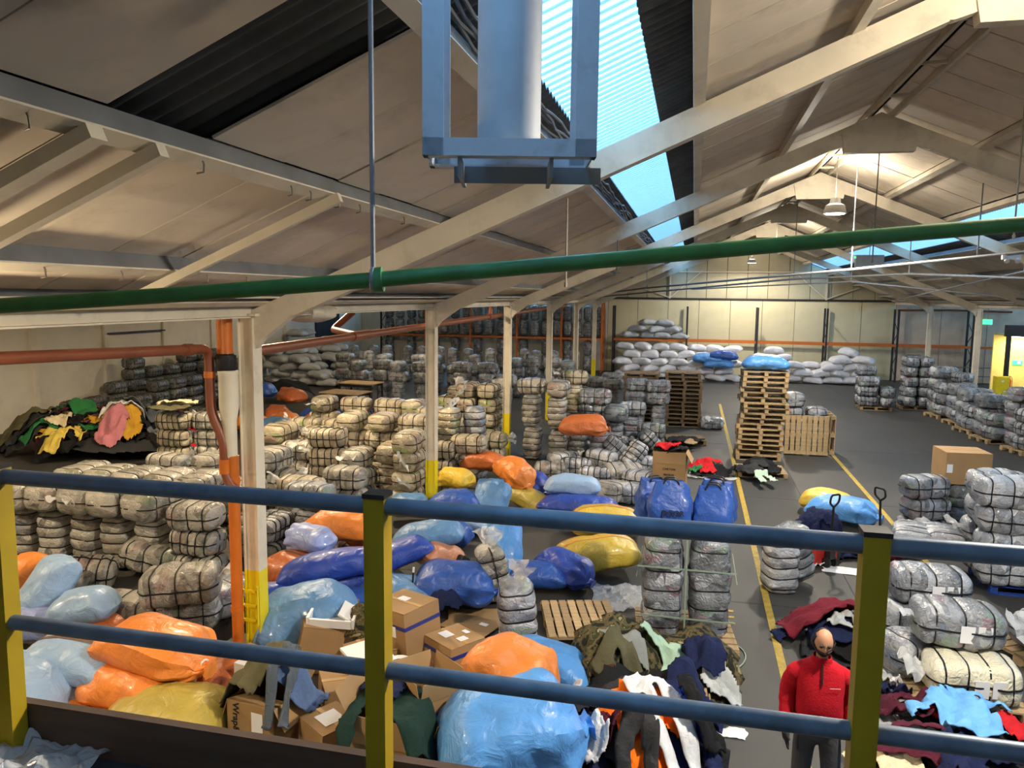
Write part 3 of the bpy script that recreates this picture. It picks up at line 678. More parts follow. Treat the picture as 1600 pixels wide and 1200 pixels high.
MADJ = {'bale_pale': 'pale', 'bale_grey': 'grey', 'bale_dark': 'dark', 'bale_warm': 'tan', 'bale_cream': 'cream', 'bale_white': 'white'}
def stack(where, x, y, plan, m='bale_grey', z0=0.0, group=None, jit=.03, yaw=0.0):
    z = z0
    for l, kd in enumerate(plan):
        k, o = kd[0], (kd[1] if len(kd) > 1 else 'x')
        L_, W_, H_ = KIND[k][:3]
        j = lambda s=1: rnd.uniform(-jit, jit)*s
        yw = yaw+rnd.uniform(-.06, .06)
        if o == 's': rot = (rnd.uniform(-.03, .03), PI/2+rnd.uniform(-.03, .03), yw); h = L_
        elif o == 'y': rot = (j(), j(), yw+PI/2); h = H_
        else: rot = (j(), j(), yw); h = H_
        pos = 'lying at' if len(plan) == 1 else ('bottom of' if l == 0 else ('top of' if l == len(plan)-1 else '%s up in' % ORD[l]))
        bale('%s bale %s %s' % (MADJ[m], pos, where), (x+j(), y+j(), z+h*.5*.98), rot, k, m, group, tail=(rnd.random() < .35))
        z += h*.965
    return z
# --- left hall, near rows
for i, x in enumerate([-10.75, -10.15, -9.55, -8.95, -8.33]):
    stack('%s front column from left, near left row' % ORD[i], x, 10.45, ['Ss', 'Ly'], 'bale_pale', group='near left row')
    stack('%s back column from left, near left row' % ORD[i], x+.08, 11.55, ['Ss', 'Ly'], 'bale_pale', group='near left row')
stack('the banded stack left of the orange standpipe', -7.45, 10.35, ['Nx', 'Nx', 'Bx'], 'bale_pale', group='near left row')
stack('the stack behind the orange standpipe', -7.3, 11.4, ['Ss', 'By'], 'bale_pale', group='near left row')
bale('pale bale with green patches slumped before the near left row', G(140, 893, .25), (.1, .12, .5), 'N', 'bale_pale', None, True)
bale('small pale bale on the floor left of the slumped one', G(95, 915, .22), (.0, .0, .2), 'B', 'bale_pale', None, True)
bale('pale wrapped bale beside the pale blue standing sack', G(197, 955, .28), (0, 0, .15), 'L', 'bale_pale', None, True)
bale('lower grey strapped bale of the pair beside the orange standpipe', G(290, 950, .3), (0, 0, .35), 'L', 'bale_grey', None, False)
bale('pinkish strapped bale on top of the pair beside the orange standpipe', G(283, 912, .78), (0, -.05, .4), 'L', 'bale_pale', None, True)
bale('dark strapped bale tucked behind the orange standpipe foot', G(352, 930, .3), (0, 0, 1.2), 'L', 'bale_grey')
bale('pale bale lying crosswise behind the slumped bale', G(240, 868, .3), (0, .15, .1), 'L', 'bale_pale', None, True)
for i, (x, y, pl, m_) in enumerate([(-10.3, 13.4, ['Bx', 'Bx', 'Bx'], 'bale_pale'), (-9.5, 13.7, ['By', 'By', 'By'], 'bale_pale'), (-12.0, 15.9, ['Nx', 'Nx', 'Nx', 'Nx'], 'bale_warm'), (-11.2, 16.2, ['Bx', 'Bx', 'Bx', 'Bx'], 'bale_pale'), (-8.6, 13.2, ['Bx', 'Bx'], 'bale_pale'), (-9.3, 12.6, ['By', 'By'], 'bale_pale')]):
    stack('%s lit stack behind the near left row' % ORD[i], x, y, pl, m_, group='lit stacks behind the near row')
# --- behind the nearest column
for i, (x, y, pl, m_) in enumerate([(-7.55, 12.75, ['Nx', 'Nx', 'Bx', 'By'], 'bale_pale'), (-6.75, 12.3, ['By', 'By', 'Bx'], 'bale_warm'), (-6.15, 11.6, ['Ss', 'Bx'], 'bale_grey'), (-5.75, 12.5, ['Nx', 'Bx'], 'bale_pale'), (-6.75, 11.3, ['Ny', 'Ny'], 'bale_grey'), (-5.75, 11.5, ['Nx'], 'bale_grey'), (-6.35, 13.3, ['Bx', 'Bx', 'Bx'], 'bale_pale')]):
    stack('%s stack seen right of the nearest column' % ORD[i], x, y, pl, m_, group='bales right of the nearest column')
for i, (x, y, pl, m_) in enumerate([(-7.55, 15.0, ['Nx', 'Nx', 'Nx', 'Nx'], 'bale_warm'), (-6.85, 15.0, ['Ny', 'Ny', 'By'], 'bale_pale'), (-6.2, 15.3, ['Ss', 'By'], 'bale_warm'), (-5.75, 15.1, ['By', 'By', 'By', 'By'], 'bale_warm'), (-8.4, 15.4, ['Bx', 'Bx', 'Bx'], 'bale_pale')]):
    stack('%s netted stack left of the second column' % ORD[i], x, y, pl, m_, group='netted cube stacks')
c_ = 0
for r_, y in enumerate((16.6, 17.8, 19.0)):
    for k in range(5):
        x = -9.6+k*.88+rnd.uniform(-.1, .1); hgt = rnd.choice([['Ss', 'Bx'], ['Ss', 'By', 'Bx'], ['Ss', 'Bx', 'By'], ['Ss', 'Ly']])
        stack('%s stack from left, %s lit row behind netted cube' % (ORD[k], ORD[r_]), x, y, hgt, 'bale_warm', group='warm lit block of bales')
for i, (x, y, pl, m_) in enumerate([(-5.55, 17.3, ['Ss', 'Ss'], 'bale_warm'), (-5.0, 17.6, ['Ss', 'Ss'], 'bale_grey'), (-4.85, 16.6, ['Ss', 'Bx'], 'bale_warm'), (-5.5, 16.4, ['Nx', 'Nx', 'Nx'], 'bale_warm')]):
    stack('%s tall stack right of the second column' % ORD[i], x, y, pl, m_, group='bales right of the second column')
for k in range(3):
    for r_ in range(2):
        stack('%s column, %s row, brown block by third column' % (ORD[k], ['front', 'back'][r_]), -6.75+k*.62, 20.9+r_*.75-k*.05, ['Ny']*(4 if k == 0 else 5) if r_ == 0 else ['Ss', 'Ss'], 'bale_warm', group='brown block of bales')
stack('the low stack before the brown block', -5.9, 19.7, ['Nx', 'Nx'], 'bale_warm'); stack('the low stack beside the third column foot', -5.2, 19.9, ['Nx', 'Bx'], 'bale_warm')
# --- tall twin columns and their neighbours
stack('the left tall twin column right of third column', -4.2, 20.5, ['Ss', 'Ss', 'Bx'], 'bale_pale', group='tall twin columns')
stack('the right tall twin column right of third column', -3.45, 20.2, ['Ss', 'Ss', 'By'], 'bale_pale', group='tall twin columns')
for i, (x, y, pl, m_) in enumerate([(-3.5, 23.2, ['Ss', 'Ss', 'Bx'], 'bale_warm'), (-2.75, 22.6, ['Ss', 'Bx', 'Lx'], 'bale_grey'), (-2.1, 22.2, ['Ss', 'Ly'], 'bale_grey'), (-2.95, 20.5, ['Ss'], 'bale_dark'), (-2.3, 20.4, ['Ss'], 'bale_grey'), (-1.7, 23.4, ['Ss', 'Bx'], 'bale_grey'), (-1.75, 26.3, ['Ss', 'Bx', 'Bx'], 'bale_grey'), (-1.05, 26.1, ['Ss', 'Bx', 'Bx'], 'bale_grey'), (-1.1, 22.6, ['Bx', 'Bx'], 'bale_dark')]):
    stack('%s stack between twin columns and dark pallets' % ORD[i], x, y, pl, m_, group='stacks beside the twin columns')
for i, (px_, py_, z, rx, ry, yw, m_, k) in enumerate([(905, 700, .3, .1, 0, .3, 'bale_pale', 'N'), (940, 715, .3, 0, .1, -.2, 'bale_white', 'B'), (965, 700, .5, 0, .7, .2, 'bale_grey', 'N'), (990, 712, .5, 0, -.9, .5, 'bale_white', 'N'), (900, 728, .25, 0, 0, .1, 'bale_white', 'N'), (930, 742, .22, 0, 0, .0, 'bale_white', 'N'), (975, 740, .25, .2, 0, .4, 'bale_pale', 'L'), (1000, 748, .22, 0, 0, -.4, 'bale_white', 'B'), (955, 768, .25, 0, .1, 1.2, 'bale_pale', 'L'), (880, 718, .25, 0, 0, .8, 'bale_white', 'B'), (1010, 725, .25, 0, .2, .9, 'bale_white', 'B'), (860, 735, .2, .1, 0, .2, 'bale_pale', 'B'), (985, 770, .22, 0, .0, .2, 'bale_white', 'B'), (1018, 690, .4, 0, .8, .4, 'bale_dark', 'N'), (960, 690, .3, .1, .1, 1.0, 'bale_grey', 'B'), (1112, 660, .22, 0, 0, .1, 'bale_grey', 'B')]):
    bale('%s bale counted in the tumbled heap left of the brown carton' % ORD[i] if i < 15 else 'single strapped bale lying alone on the floor between the pallet stacks', G(px_, py_, z), (rx, ry, yw), k, m_, 'tumbled bales' if i < 15 else None, tail=(i % 3 == 0))
bale('pale bale leaning upright among the blue sacks by the third boxes', G(770, 893, .45), (.0, 1.35, .5), 'B', 'bale_pale', None, True)
bale('clear wrapped upright bale standing beside the slatted floor pallet', G(808, 960, .47), (0, PI/2-.06, .3), 'S', 'bale_white', None, True)
# --- wrapped pallet load in the centre
for i, (x, y) in enumerate([(-.27, 9.72), (.32, 9.85), (-.27, 10.3), (.34, 10.42)]):
    bale('%s tall clear wrapped column on the centre pallet' % ['front left', 'front right', 'back left', 'back right'][i], (x, y, .15+.69), (0, PI/2, .1), 'T', 'bale_grey', 'wrapped centre load', False)
# --- far rows of the left hall and rack loads
for r_, (y, x0, n_, m_) in enumerate([(29.6, -14.3, 9, 'bale_grey'), (33.0, -15.6, 13, 'bale_grey'), (37.0, -17.0, 14, 'bale_grey')]):
    for k in range(n_):
        x = x0+k*.88+rnd.uniform(-.15, .15)
        if r_ == 0 and k in (5,): continue
        stack('%s stack from left, %s far row, left hall' % (ORD[k], ORD[r_]), x, y+rnd.uniform(-.4, .4), rnd.choice([['Ss', 'Bx'], ['Ss', 'Bx', 'By'], ['Ss', 'Ss'], ['Ss', 'Ly', 'Bx']]) if r_ < 2 else ['Ss', 'Ss'], m_ if rnd.random() < .75 else 'bale_white', group='far left rows')
for i, (x, y) in enumerate([(-4.3, 31.0), (-3.6, 30.2), (-2.9, 29.6), (-3.2, 32.2), (-2.3, 31.0), (-1.6, 30.0)]):
    stack('%s stack in the run behind the twin columns' % ORD[i], x, y, ['Ss', 'Bx'], 'bale_dark', group='dark stacks mid hall')
for a_, b_ in zip(xs2[:-1], xs2[1:]):
    for k in range(4):
        for z0 in (2.06, 0.02):
            x = a_+(b_-a_)*(k+.5)/4
            if z0 < 1 and k % 2: continue
            stack('rack', x, YF-.75, ['Ss', 'Ss'], 'bale_grey' if (k+int(a_)) % 3 else 'bale_white', z0=z0, jit=.015)
# --- bales along the left wall
for k in range(9):
    for r_ in range(2):
        y = 21.6+k*1.0; n_ = ([2, 2, 3, 5, 4, 4, 5, 5, 5] if r_ == 0 else [1, 2, 2, 3, 3, 3, 4, 4, 4])[k]
        stack('%s stack from near end, %s row, left wall' % (ORD[k], ['wall', 'aisle'][r_]), -20.2+r_*1.0, y, ['Ny']*n_, 'bale_dark', group='bales along the left wall')
for i, (x, y, n_) in enumerate([(-17.8, 18.2, 2), (-16.9, 17.6, 2), (-16.2, 18.6, 2), (-17.2, 20.0, 2), (-16.2, 20.4, 2), (-15.3, 21.5, 2)]):
    stack('%s low stack near the left hall clothes heap' % ORD[i], x, y, ['Nx']*n_, 'bale_dark', group='low dark stacks left hall')
# --- right side rows
PALLETS = []
def pallet_load(where, x, y, yaw, plans, m_, grp):
    PALLETS.append((x, y, 0.0, yaw, 'pallet under the %s' % where))
    ca, sa = math.cos(yaw), math.sin(yaw)
    for i, (dx, dy, pl) in enumerate(plans):
        stack('%s stack, %s' % (ORD[i], where), x+dx*ca-dy*sa, y+dx*sa+dy*ca, pl, m_, z0=.15, group=grp, yaw=yaw)
pallet_load('low right pallet load nearest the white sacks', 7.35, 34.0, 0, [(-.3, -.25, ['Nx', 'Nx', 'Bx']), (.42, -.25, ['Ny', 'Ny']), (-.3, .35, ['Nx', 'Nx', 'Nx', 'Bx'])], 'bale_grey', 'right pallet loads')
pallet_load('tall square pallet load before the right column', 9.0, 34.7, 0, [(-.3, -.27, ['Ny']*5), (.3, -.27, ['Ny']*5), (0, .35, ['Nx']*5)], 'bale_grey', 'right pallet loads')
for i, (x, y, h) in enumerate([(9.6, 32.4, 4), (9.75, 30.7, 3), (9.6, 29.0, 3), (9.6, 27.3, 3), (9.9, 25.5, 4)]):
    pallet_load('%s load along the right row' % ORD[i], x, y, .25, [(-.3, -.27, ['By']*(h-1)), (.33, -.25, ['Ny']*h), (0, .35, ['Lx']*h)], 'bale_grey', 'right pallet loads')
# right middle
stack('the three bale stack left of the plain carton', 4.35, 15.6, ['Bx', 'Bx', 'Bx'], 'bale_grey', group='right middle bales', yaw=.3, z0=.0)
stack('the stack under the plain carton', 5.1, 16.1, ['Ly', 'Ly'], 'bale_dark', group='right middle bales', z0=.15)
bale('left strapped bale on the right pallet truck', G(1425, 842, .5), (0, 0, 1.3), 'L', 'bale_white', 'bales on the right pallet truck', True)
bale('right strapped bale on the right pallet truck', G(1470, 845, .5), (0, 0, 1.5), 'L', 'bale_white', 'bales on the right pallet truck', False)
for i, (dx, dy, pl) in enumerate([(-.35, -.3, ['Bx', 'Bx', 'Bx', 'Lx']), (.4, -.3, ['By', 'By', 'By', 'By']), (-.3, .4, ['Bx', 'Bx', 'Bx', 'Bx']), (.5, .4, ['Bx', 'Bx', 'Bx'])]):
    stack('%s stack on the blue pallet at the right edge' % ORD[i], 5.15+dx, 13.3+dy, pl, 'bale_white', z0=.15, group='blue pallet load')
PALLETS.append((5.2, 13.3, 0, 0, 'blue pallet loaded with grey bales at the right edge'))
bale('white bale on the slatted pallet cut by the right edge', (4.55, 10.6, .4), (0, 0, .6), 'L', 'bale_white', None, True)
PALLETS.append((4.6, 10.6, 0, .5, 'slatted pallet cut by the right edge'))
# right front pair of pallets
PALLETS.append((3.05, 9.25, 0, .03, 'slatted pallet under the cream banded bale'))
PALLETS.append((3.0, 10.75, 0, .06, 'slatted pallet behind the cream banded bale'))
bale('cream banded bale with papers at the front right', (3.12, 9.05, .38), (0, 0, .04), 'C', 'bale_cream', None, True, True)
bale('second grey bale beside the cream banded bale', (2.75, 9.6, .38), (0, 0, .5), 'L', 'bale_grey')
bale('strapped grey bale with two papers above the cream banded bale', (3.05, 9.4, .84), (0, .02, .04), 'L', 'bale_grey', None, True, True)
bale('left lower bale of the rear right pallet', (2.8, 10.6, .38), (0, .05, .5), 'L', 'bale_grey', None, True)
bale('right lower bale of the rear right pallet', (3.4, 10.75, .38), (0, 0, -.2), 'L', 'bale_grey', None, True)
bale('top strapped bale with pink cloth on the rear right pallet', (3.1, 10.65, .83), (0, 0, .05), 'L', 'bale_grey', None, False, True)
bale('small upright bale standing alone on the yellow line', G(1218, 880, .42), (0, PI/2, .3), 'S', 'bale_white', None, True)
bale('small bale leaning behind the one on the yellow line', G(1240, 862, .5), (0, PI/2-.15, .8), 'S', 'bale_grey', None, False)
pq = G(1258, 712)
for i, dx in enumerate((-.3, .32)):
    stack('the %s netted pile in the wooden pen' % ['left', 'right'][i], pq.x+dx, pq.y+.75, ['Ss', 'Ny', 'Ny'] if i == 0 else ['Ss', 'Ny'], 'bale_grey', group='bales in the pen')
# instantiate: the 300 that show largest are things, the rest one object
BALES.sort(key=lambda d: d['depth'])
tot = len(BALES); farmb = {}
for i, d in enumerate(BALES):
    body, st, far, fullmb, nf = bale_meshes(d['kind'], d['var'])
    if i < 300:
        near = d['depth'] < 24
        me = body if near else far
        key = (me.name, d['m'])
        if me.materials[0] != MATS[d['m']]:
            c = BV.get(('c', me.name, d['m']))
            if c is None: c = me.copy(); c.name = 'bale'; c.materials[0] = MATS[d['m']]; BV[('c', me.name, d['m'])] = c
            me = c
        o = ob('clothing_bale', me, None, d['loc'], d['rot'], (.97, .97, .98)); tag(o, d['label'], 'bale', d['group'])
        if near:
            for s in st: ob('strap', s, o)
            L_ = KIND[d['kind']][0]
            if d['tail']:
                sd = -1 if rnd.random() < .5 else 1
                if abs(d['rot'][1]) > 1: sd = -1
                ob('wrap_tail', TAILS[i % 4], o, (sd*L_*.46, 0, .03), (rnd.uniform(-1, 1), 0, 0 if sd > 0 else PI))
            if d['paper']:
                W_, H_ = KIND[d['kind']][1:3]
                for k, dx in enumerate((.02, .2)):
                    pm = MB().box((0, 0, 0), (.15, .006, .2)).build('paper_label', 'paper', o, False, (dx, -W_/2-.012, -.02+.01*k), (.05, 0, rnd.uniform(-.08, .08)))
    else:
        M = Matrix.LocRotScale(d['loc'], Euler(d['rot']), None)
        vs, fs, mi = farmb.setdefault(d['m'], ([], [], []))
        o_ = len(vs); vs.extend(tuple(M @ v) for v in fullmb.v); fs.extend([q+o_ for q in f] for f in fullmb.f); mi.extend([0 if q < nf else 1 for q in range(len(fullmb.f))])
vs, fs, mi = [], [], []
mats_ = []
for mi_, (mn, (v2, f2, m2)) in enumerate(farmb.items()):
    o_ = len(vs); vs += v2; fs += [[q+o_ for q in f] for f in f2]; mi += [mi_ if q == 0 else len(farmb) for q in m2]; mats_.append(mn)
if vs:
    me = bpy.data.meshes.new('distant_bales'); me.from_pydata(vs, [], fs)
    for mn in mats_: me.materials.append(MATS[mn])
    me.materials.append(MATS['strap_black']); me.polygons.foreach_set('material_index', mi); me.shade_smooth(); me.update()
    o = ob('distant_bales', me); o['kind'] = 'stuff'; tag(o, 'distant strapped bales packed on the racking and behind the far rows', 'bales')
print('bales', tot)
# ------------------------------------------------------------------ pallets
mat('pallet_wood', (168, 142, 104), .8, noise_amt=.22, noise_scale=3, rand=.22, stretch=(6, 1, 1), dirt=(96, 80, 60), dirt_amt=.4, dirt_scale=2)
mat('pallet_dark', (112, 92, 66), .85, noise_amt=.22, noise_scale=3, rand=.22, stretch=(6, 1, 1))
mat('pallet_blue', (34, 70, 150), .7, noise_amt=.15, rand=.15)
PM = {}
def pallet(x, y, z, yaw, label, m='pallet_wood', group=None, L=1.2, W=1.0, slats=7, rot=None):
    key = (m, L, W, slats)
    if key not in PM:
        sw = W/slats*.78
        PM[key] = (MB().box((0, 0, 0), (sw if False else L, sw, .02)).mesh('deck_board', m), MB().box((0, 0, 0), (.1, .14, .08)).mesh('block', m),
                   MB().box((0, 0, 0), (L, .1, .02)).mesh('bottom_board', m), MB().box((0, 0, 0), (.1, W, .02)).mesh('stringer_board', m))
    db, bl, bb, sb = PM[key]
    p = thing('pallet', label, 'pallet', (x, y, z), rot or (0, 0, yaw), group)
    for i in range(slats): ob('deck_board', db, p, (0, -W/2+W/slats*(i+.5), .134))
    for xx in (-L/2+.05, 0, L/2-.05):
        ob('stringer_board', sb, p, (xx, 0, .113))
        for yy in (-W/2+.07, 0, W/2-.07): ob('block', bl, p, (xx, yy, .062))
    for yy in (-W/2+.07, 0, W/2-.07): ob('bottom_board', bb, p, (0, yy, .011))
    return p
for (x, y, z, yaw, lb) in PALLETS:
    pallet(x, y, z, yaw, lb, 'pallet_blue' if 'blue pallet' in lb else 'pallet_wood')
pallet(.03, 10.07, 0, .1, 'slatted pallet under the clear wrapped centre load', L=1.25, W=1.2)
q = G(905, 985); pallet(q.x, q.y+.1, 0, 1.85, 'empty slatted pallet lying on the floor beside the centre load', W=1.0, slats=8)
q = G(905, 800); pallet(q.x, q.y+.3, 0, 0, 'pallet under the two stacked blue sacks')
q = G(1188, 742); pallet(q.x, q.y+.1, 0, .05, 'floor pallet heaped with dark clothes before the tall pallet tower')
q = G(1180, 722)
for k in range(17):
    pallet(q.x+.12+rnd.uniform(-.05, .05)+(.06 if k > 6 else .0), q.y+.7+rnd.uniform(-.05, .05), .146*k, rnd.uniform(-.05, .05), '%s pallet from the floor in the tall tower by the yellow line' % ORD[k], 'pallet_wood', 'tall pallet tower')
q = G(1066, 668)
for k in range(13):
    pallet(q.x+rnd.uniform(-.04, .04), q.y+.6+rnd.uniform(-.04, .04), .146*k, rnd.uniform(-.04, .04), '%s pallet from the floor in the dark middle stack' % ORD[k], 'pallet_dark', 'dark pallet stack')
for k in range(12):
    pallet(q.x-1.5+rnd.uniform(-.04, .04), q.y+1.3+rnd.uniform(-.04, .04), .146*k, rnd.uniform(-.04, .04), '%s pallet from the floor in the dark rear stack' % ORD[k], 'pallet_dark', 'rear dark pallet stack')
q = G(1060, 692); pallet(q.x+.2, q.y+.2, 0, .1, 'dark pallet piled with black clothing before the dark stack', 'pallet_dark')
q = G(1258, 712)
pallet(q.x, q.y+.1, .6, 0, 'slatted pallet stood on edge as the front of the wooden pen', rot=(0, -PI/2, PI/2), L=1.12, W=1.2, slats=8)
pallet(q.x+.68, q.y+.82, .58, 0, 'slatted pallet stood on edge as the side of the wooden pen', rot=(0, -PI/2, PI), L=1.12, W=1.15)
# ------------------------------------------------------------------ sacks
def sack_mesh(seed, L, W, H, kind, m, nu=42, nv=40):
    mb = MB(); r = random.Random(seed); sx = r.uniform(0, 50); lump = r.uniform(.08, .15); nw = r.choice([7, 8, 9])
    for i in range(nu+1):
        u = -1+2*i/nu; u = .6*u+.4*math.sin(u*PI/2)
        ww = max(0, 1-abs(u)**6)**.28*(1-.08*math.cos(PI*u*.5)); tt = max(0, 1-abs(u)**3.6)**.55
        if kind == 'tied' and u > .45:
            s = (u-.45)/.55
            e = (1-s*s)**.7 if s < .8 else 0.0
            nk = .11+.16*max(0, (s-.82)/.18)
            ww = max(nk, ww*(1-s**2.2)*.98); tt = max(nk, min(tt*1.05, ww*1.1))
            if s > .75: tt = nk*W/H*.8
        for k in range(nv):
            a = 2*PI*k/nv; c, s_ = math.cos(a), math.sin(a)
            y = W/2*ww*spow(c, .8); z = H/2*max(tt, .025)*spow(s_, .85)
            x = L/2*u
            if kind != 'tied' or u < .3:  # seam corners pulled out, middle of the end drawn in
                x *= 1-.06*abs(u)**6*(1-abs(c)**2)
            q = Vector((x*2.3+sx, y*2.3, z*2.3)); nz = noise.noise(q)*lump+noise.noise(q*2.3)*lump*.45
            ridge = 1-abs(noise.noise(Vector((x*3.5+sx, y*6, z*6))))*2
            nz += .03*ridge
            fl2 = 1-abs(noise.noise(Vector((x*1.6+sx+3, y*4.5, z*3))))*3.2
            nz += .05*max(0, fl2)-.02
            en = max(0, abs(u)-.55)/.45
            nz += .10*en*noise.noise(Vector((sx, math.cos(a)*3.2, math.sin(a)*3.2)))
            if kind == 'tied' and u > .1: nz += .09*math.sin(nw*a+sx)*min(1, (u-.1)/.5)
            f = 1+nz
            y *= f; z *= f*(1 if z > 0 else .72)
            z -= .10*H*u*u
            mb.v.append(Vector((x+.04*noise.noise(q*1.3+Vector((9, 0, 0))), y, z)))
    for i in range(nu):
        for k in range(nv): a = i*nv+k; b = i*nv+(k+1) % nv; mb.f.append([a, b, b+nv, a+nv])
    mb.f.append(list(range(nv))[::-1]); mb.f.append([nu*nv+k for k in range(nv)])
    return mb.mesh('sack', m, True)
SEED = [100]
def sack(px_, py_, z, L, W, H, yaw, col, kind, label, tilt=(0, 0), group=None, stripe=None, loc=None):
    SEED[0] += 1
    p = Vector(loc) if loc else G(px_, py_, z)
    me = sack_mesh(SEED[0], L, W, H, kind, 'sack_'+col)
    o = ob('sack', me, None, p, (tilt[0], tilt[1], math.radians(yaw))); tag(o, label, 'sack', group)
    if stripe:
        mb = MB()
        for sgn in (.06, .1):
            n = 18
            for t in range(n):
                pass
        # a pair of woven stripes following the skin lengthwise
        vs = me.vertices; nv = 40; nu = 42
        for k0 in (7, 10):
            mb = MB()
            for i in range(2, nu-1):
                a = vs[i*nv+k0].co*1.006; b = vs[i*nv+k0+1].co*1.006; b = a.lerp(b, .55); mb.v += [a+Vector((0, 0, .004)), b+Vector((0, 0, .004))]
            n = len(mb.v)//2
            for i in range(n-1): mb.f.append([2*i, 2*i+1, 2*i+3, 2*i+2])
            mb.build('stripe', stripe, o)
    if kind == 'tied':
        ring = [(L/2*.86, .075*W*math.cos(t), .075*W*math.sin(t)-.07*H) for t in [2*PI*k/12 for k in range(13)]]
        MB().path(ring, .012, 5, False).build('tie_cord', 'strap_black' if col == 'yellow' else 'white_plastic', o)
    return o
F = 'pile of sacks below the railing'
sack(250, 1012, .8, 1.35, .85, .5, -8, 'orange', 'tied', 'orange sack crossed by the lower rail, topmost of the left heap', (.05, .1), F)
sack(220, 1068, .42, 1.35, .95, .62, 172, 'orange', 'tied', 'big orange sack with gathered neck in the middle of the left heap', (0, .05), F)
sack(265, 1125, .3, 1.35, .95, .66, 8, 'olive', 'pillow', 'dirty yellow sack at the front of the left heap', (.1, -.05), F)
sack(95, 1120, .16, 1.15, .75, .38, 0, 'orange', 'pillow', 'flat orange sack behind the kick board by the left post', (0, 0), F)
sack(125, 1030, .6, 1.2, .75, .45, 6, 'paleblue', 'pillow', 'pale blue sack right of the left post above the flat orange one', (.08, .12), F, 'stripe_dark')
sack(30, 1078, .45, 1.1, .9, .65, 10, 'paleblue', 'pillow', 'plump pale blue sack cut by the left post', (0, .1), F)
sack(340, 1075, .26, 1.0, .75, .55, 70, 'rust', 'pillow', 'rust orange sack standing next to the small carton', (0, 0), F)
sack(75, 925, .62, 1.0, .6, .6, 70, 'paleblue', 'pillow', 'pale blue sack standing upright left of the bales', (0, -1.0), F)
sack(130, 950, .55, .85, .6, .5, 15, 'paleblue', 'pillow', 'pale blue sack slumped against the upright one', (0, -.2), F)
sack(35, 905, .55, .9, .6, .55, 60, 'orange', 'pillow', 'orange sack hidden behind the left post', (0, -.6), F)
sack(140, 985, .25, 1.0, .6, .45, 0, 'rust', 'pillow', 'rust sack under the slumped pale blue sack', (0, 0), F)
sack(55, 975, .3, .8, .6, .5, 30, 'periwinkle', 'pillow', 'lavender sack beside the left post at lower rail height', (0, 0), F)
sack(483, 843, .82, .85, .55, .46, 160, 'periwinkle', 'tied', 'lavender sack with a tied knot facing the viewer', (0, .1), F)
sack(462, 893, .42, 1.05, .72, .55, -12, 'rust', 'pillow', 'orange sack with a stitched seam right of the nearest column', (0, .05), F, 'stripe_dark')
sack(518, 885, .62, 1.55, .8, .46, 28, 'royal', 'pillow', 'long royal blue sack sloping up to the middle post', (-.15, -.12), F)
sack(535, 822, .8, 1.25, .7, .55, 5, 'orange', 'pillow', 'orange sack just under the top rail left of the middle post', (0, 0), F)
sack(622, 868, .62, 1.05, .6, .4, 30, 'royal', 'pillow', 'royal blue sack with pointed ear right of the middle post', (0, -.35), F)
sack(668, 838, .78, 1.15, .65, .48, 15, 'steelblue', 'pillow', 'steel blue sack under the top rail right of the middle post', (0, -.2), F)
sack(690, 872, .48, 1.0, .6, .5, 60, 'salmon', 'pillow', 'salmon sack with brown stripes right of the middle post', (0, .5), F, 'stripe_dark')
sack(622, 925, .28, 1.2, .7, .45, 0, 'steelblue', 'pillow', 'grey blue sack low behind the middle post', (0, 0), F)
sack(712, 912, .36, 1.25, .9, .62, 15, 'blue', 'tied', 'crinkled blue sack right of the cartons', (0, .1), F)
sack(478, 965, .42, 1.35, .95, .75, 25, 'steelblue', 'pillow', 'big steel blue sack beside the yellow column foot', (0, -.2), F)
sack(555, 945, .24, 1.1, .65, .4, 0, 'blue', 'pillow', 'blue sack just left of the middle post above the cartons', (0, 0), F)
sack(440, 935, .28, .9, .6, .5, 40, 'royal', 'pillow', 'small royal blue sack touching the yellow column foot', (0, 0), F)
sack(575, 838, .5, .7, .5, .45, 60, 'orange', 'tied', 'crumpled orange sack behind the middle post', (0, 0), F)
sack(555, 905, .35, 1.2, .7, .5, 40, 'royal', 'pillow', 'deep blue sack beneath the long royal blue one', (0, 0), F)
sack(700, 832, .27, .9, .6, .5, 0, 'blue', 'pillow', 'dark blue sack under the top rail beside the steel blue sack', (0, .1), F)
F2 = 'sacks around the second column'
sack(757, 722, .72, 1.1, .65, .5, 0, 'rust', 'pillow', 'brownish orange sack behind the bright orange bag', (0, 0), F2)
sack(806, 740, .75, 1.0, .7, .62, -35, 'orange', 'tied', 'bright orange slumped bag right of the third column foot', (0, .35), F2)
sack(711, 748, .72, .8, .55, .46, 165, 'yellow', 'tied', 'yellow bag with gathered top right of the second column', (0, 0), F2)
sack(822, 778, .3, 1.3, .6, .46, -32, 'olive', 'pillow', 'mustard bolster sack pointing at the viewer', (0, .2), F2)
sack(838, 758, .42, .9, .6, .5, -50, 'royal', 'tied', 'crinkled dark blue bag behind the mustard bolster', (0, .2), F2)
sack(768, 782, .48, 1.0, .75, .68, 80, 'steelblue', 'tied', 'light blue open topped bag standing right of the second column', (0, -.9), F2)
sack(714, 788, .42, 1.15, .75, .55, 0, 'blue', 'pillow', 'blue sack at the foot of the second column', (0, 0), F2)
sack(640, 790, .35, .9, .6, .5, 20, 'steelblue', 'tied', 'crumpled teal blue bag left of the second column', (0, 0), F2)
sack(725, 815, .25, 1.0, .6, .45, 0, 'paleblue', 'pillow', 'pale sack just above the top rail by the second column', (0, 0), F2)
sack(895, 758, .62, 1.2, .65, .46, 4, 'paleblue', 'pillow', 'pale blue sack on top of the indigo sack on a pallet', (0, 0), F2)
sack(903, 788, .32, 1.65, .8, .4, 0, 'royal', 'pillow', 'indigo sack lying on a pallet', (0, 0), F2)
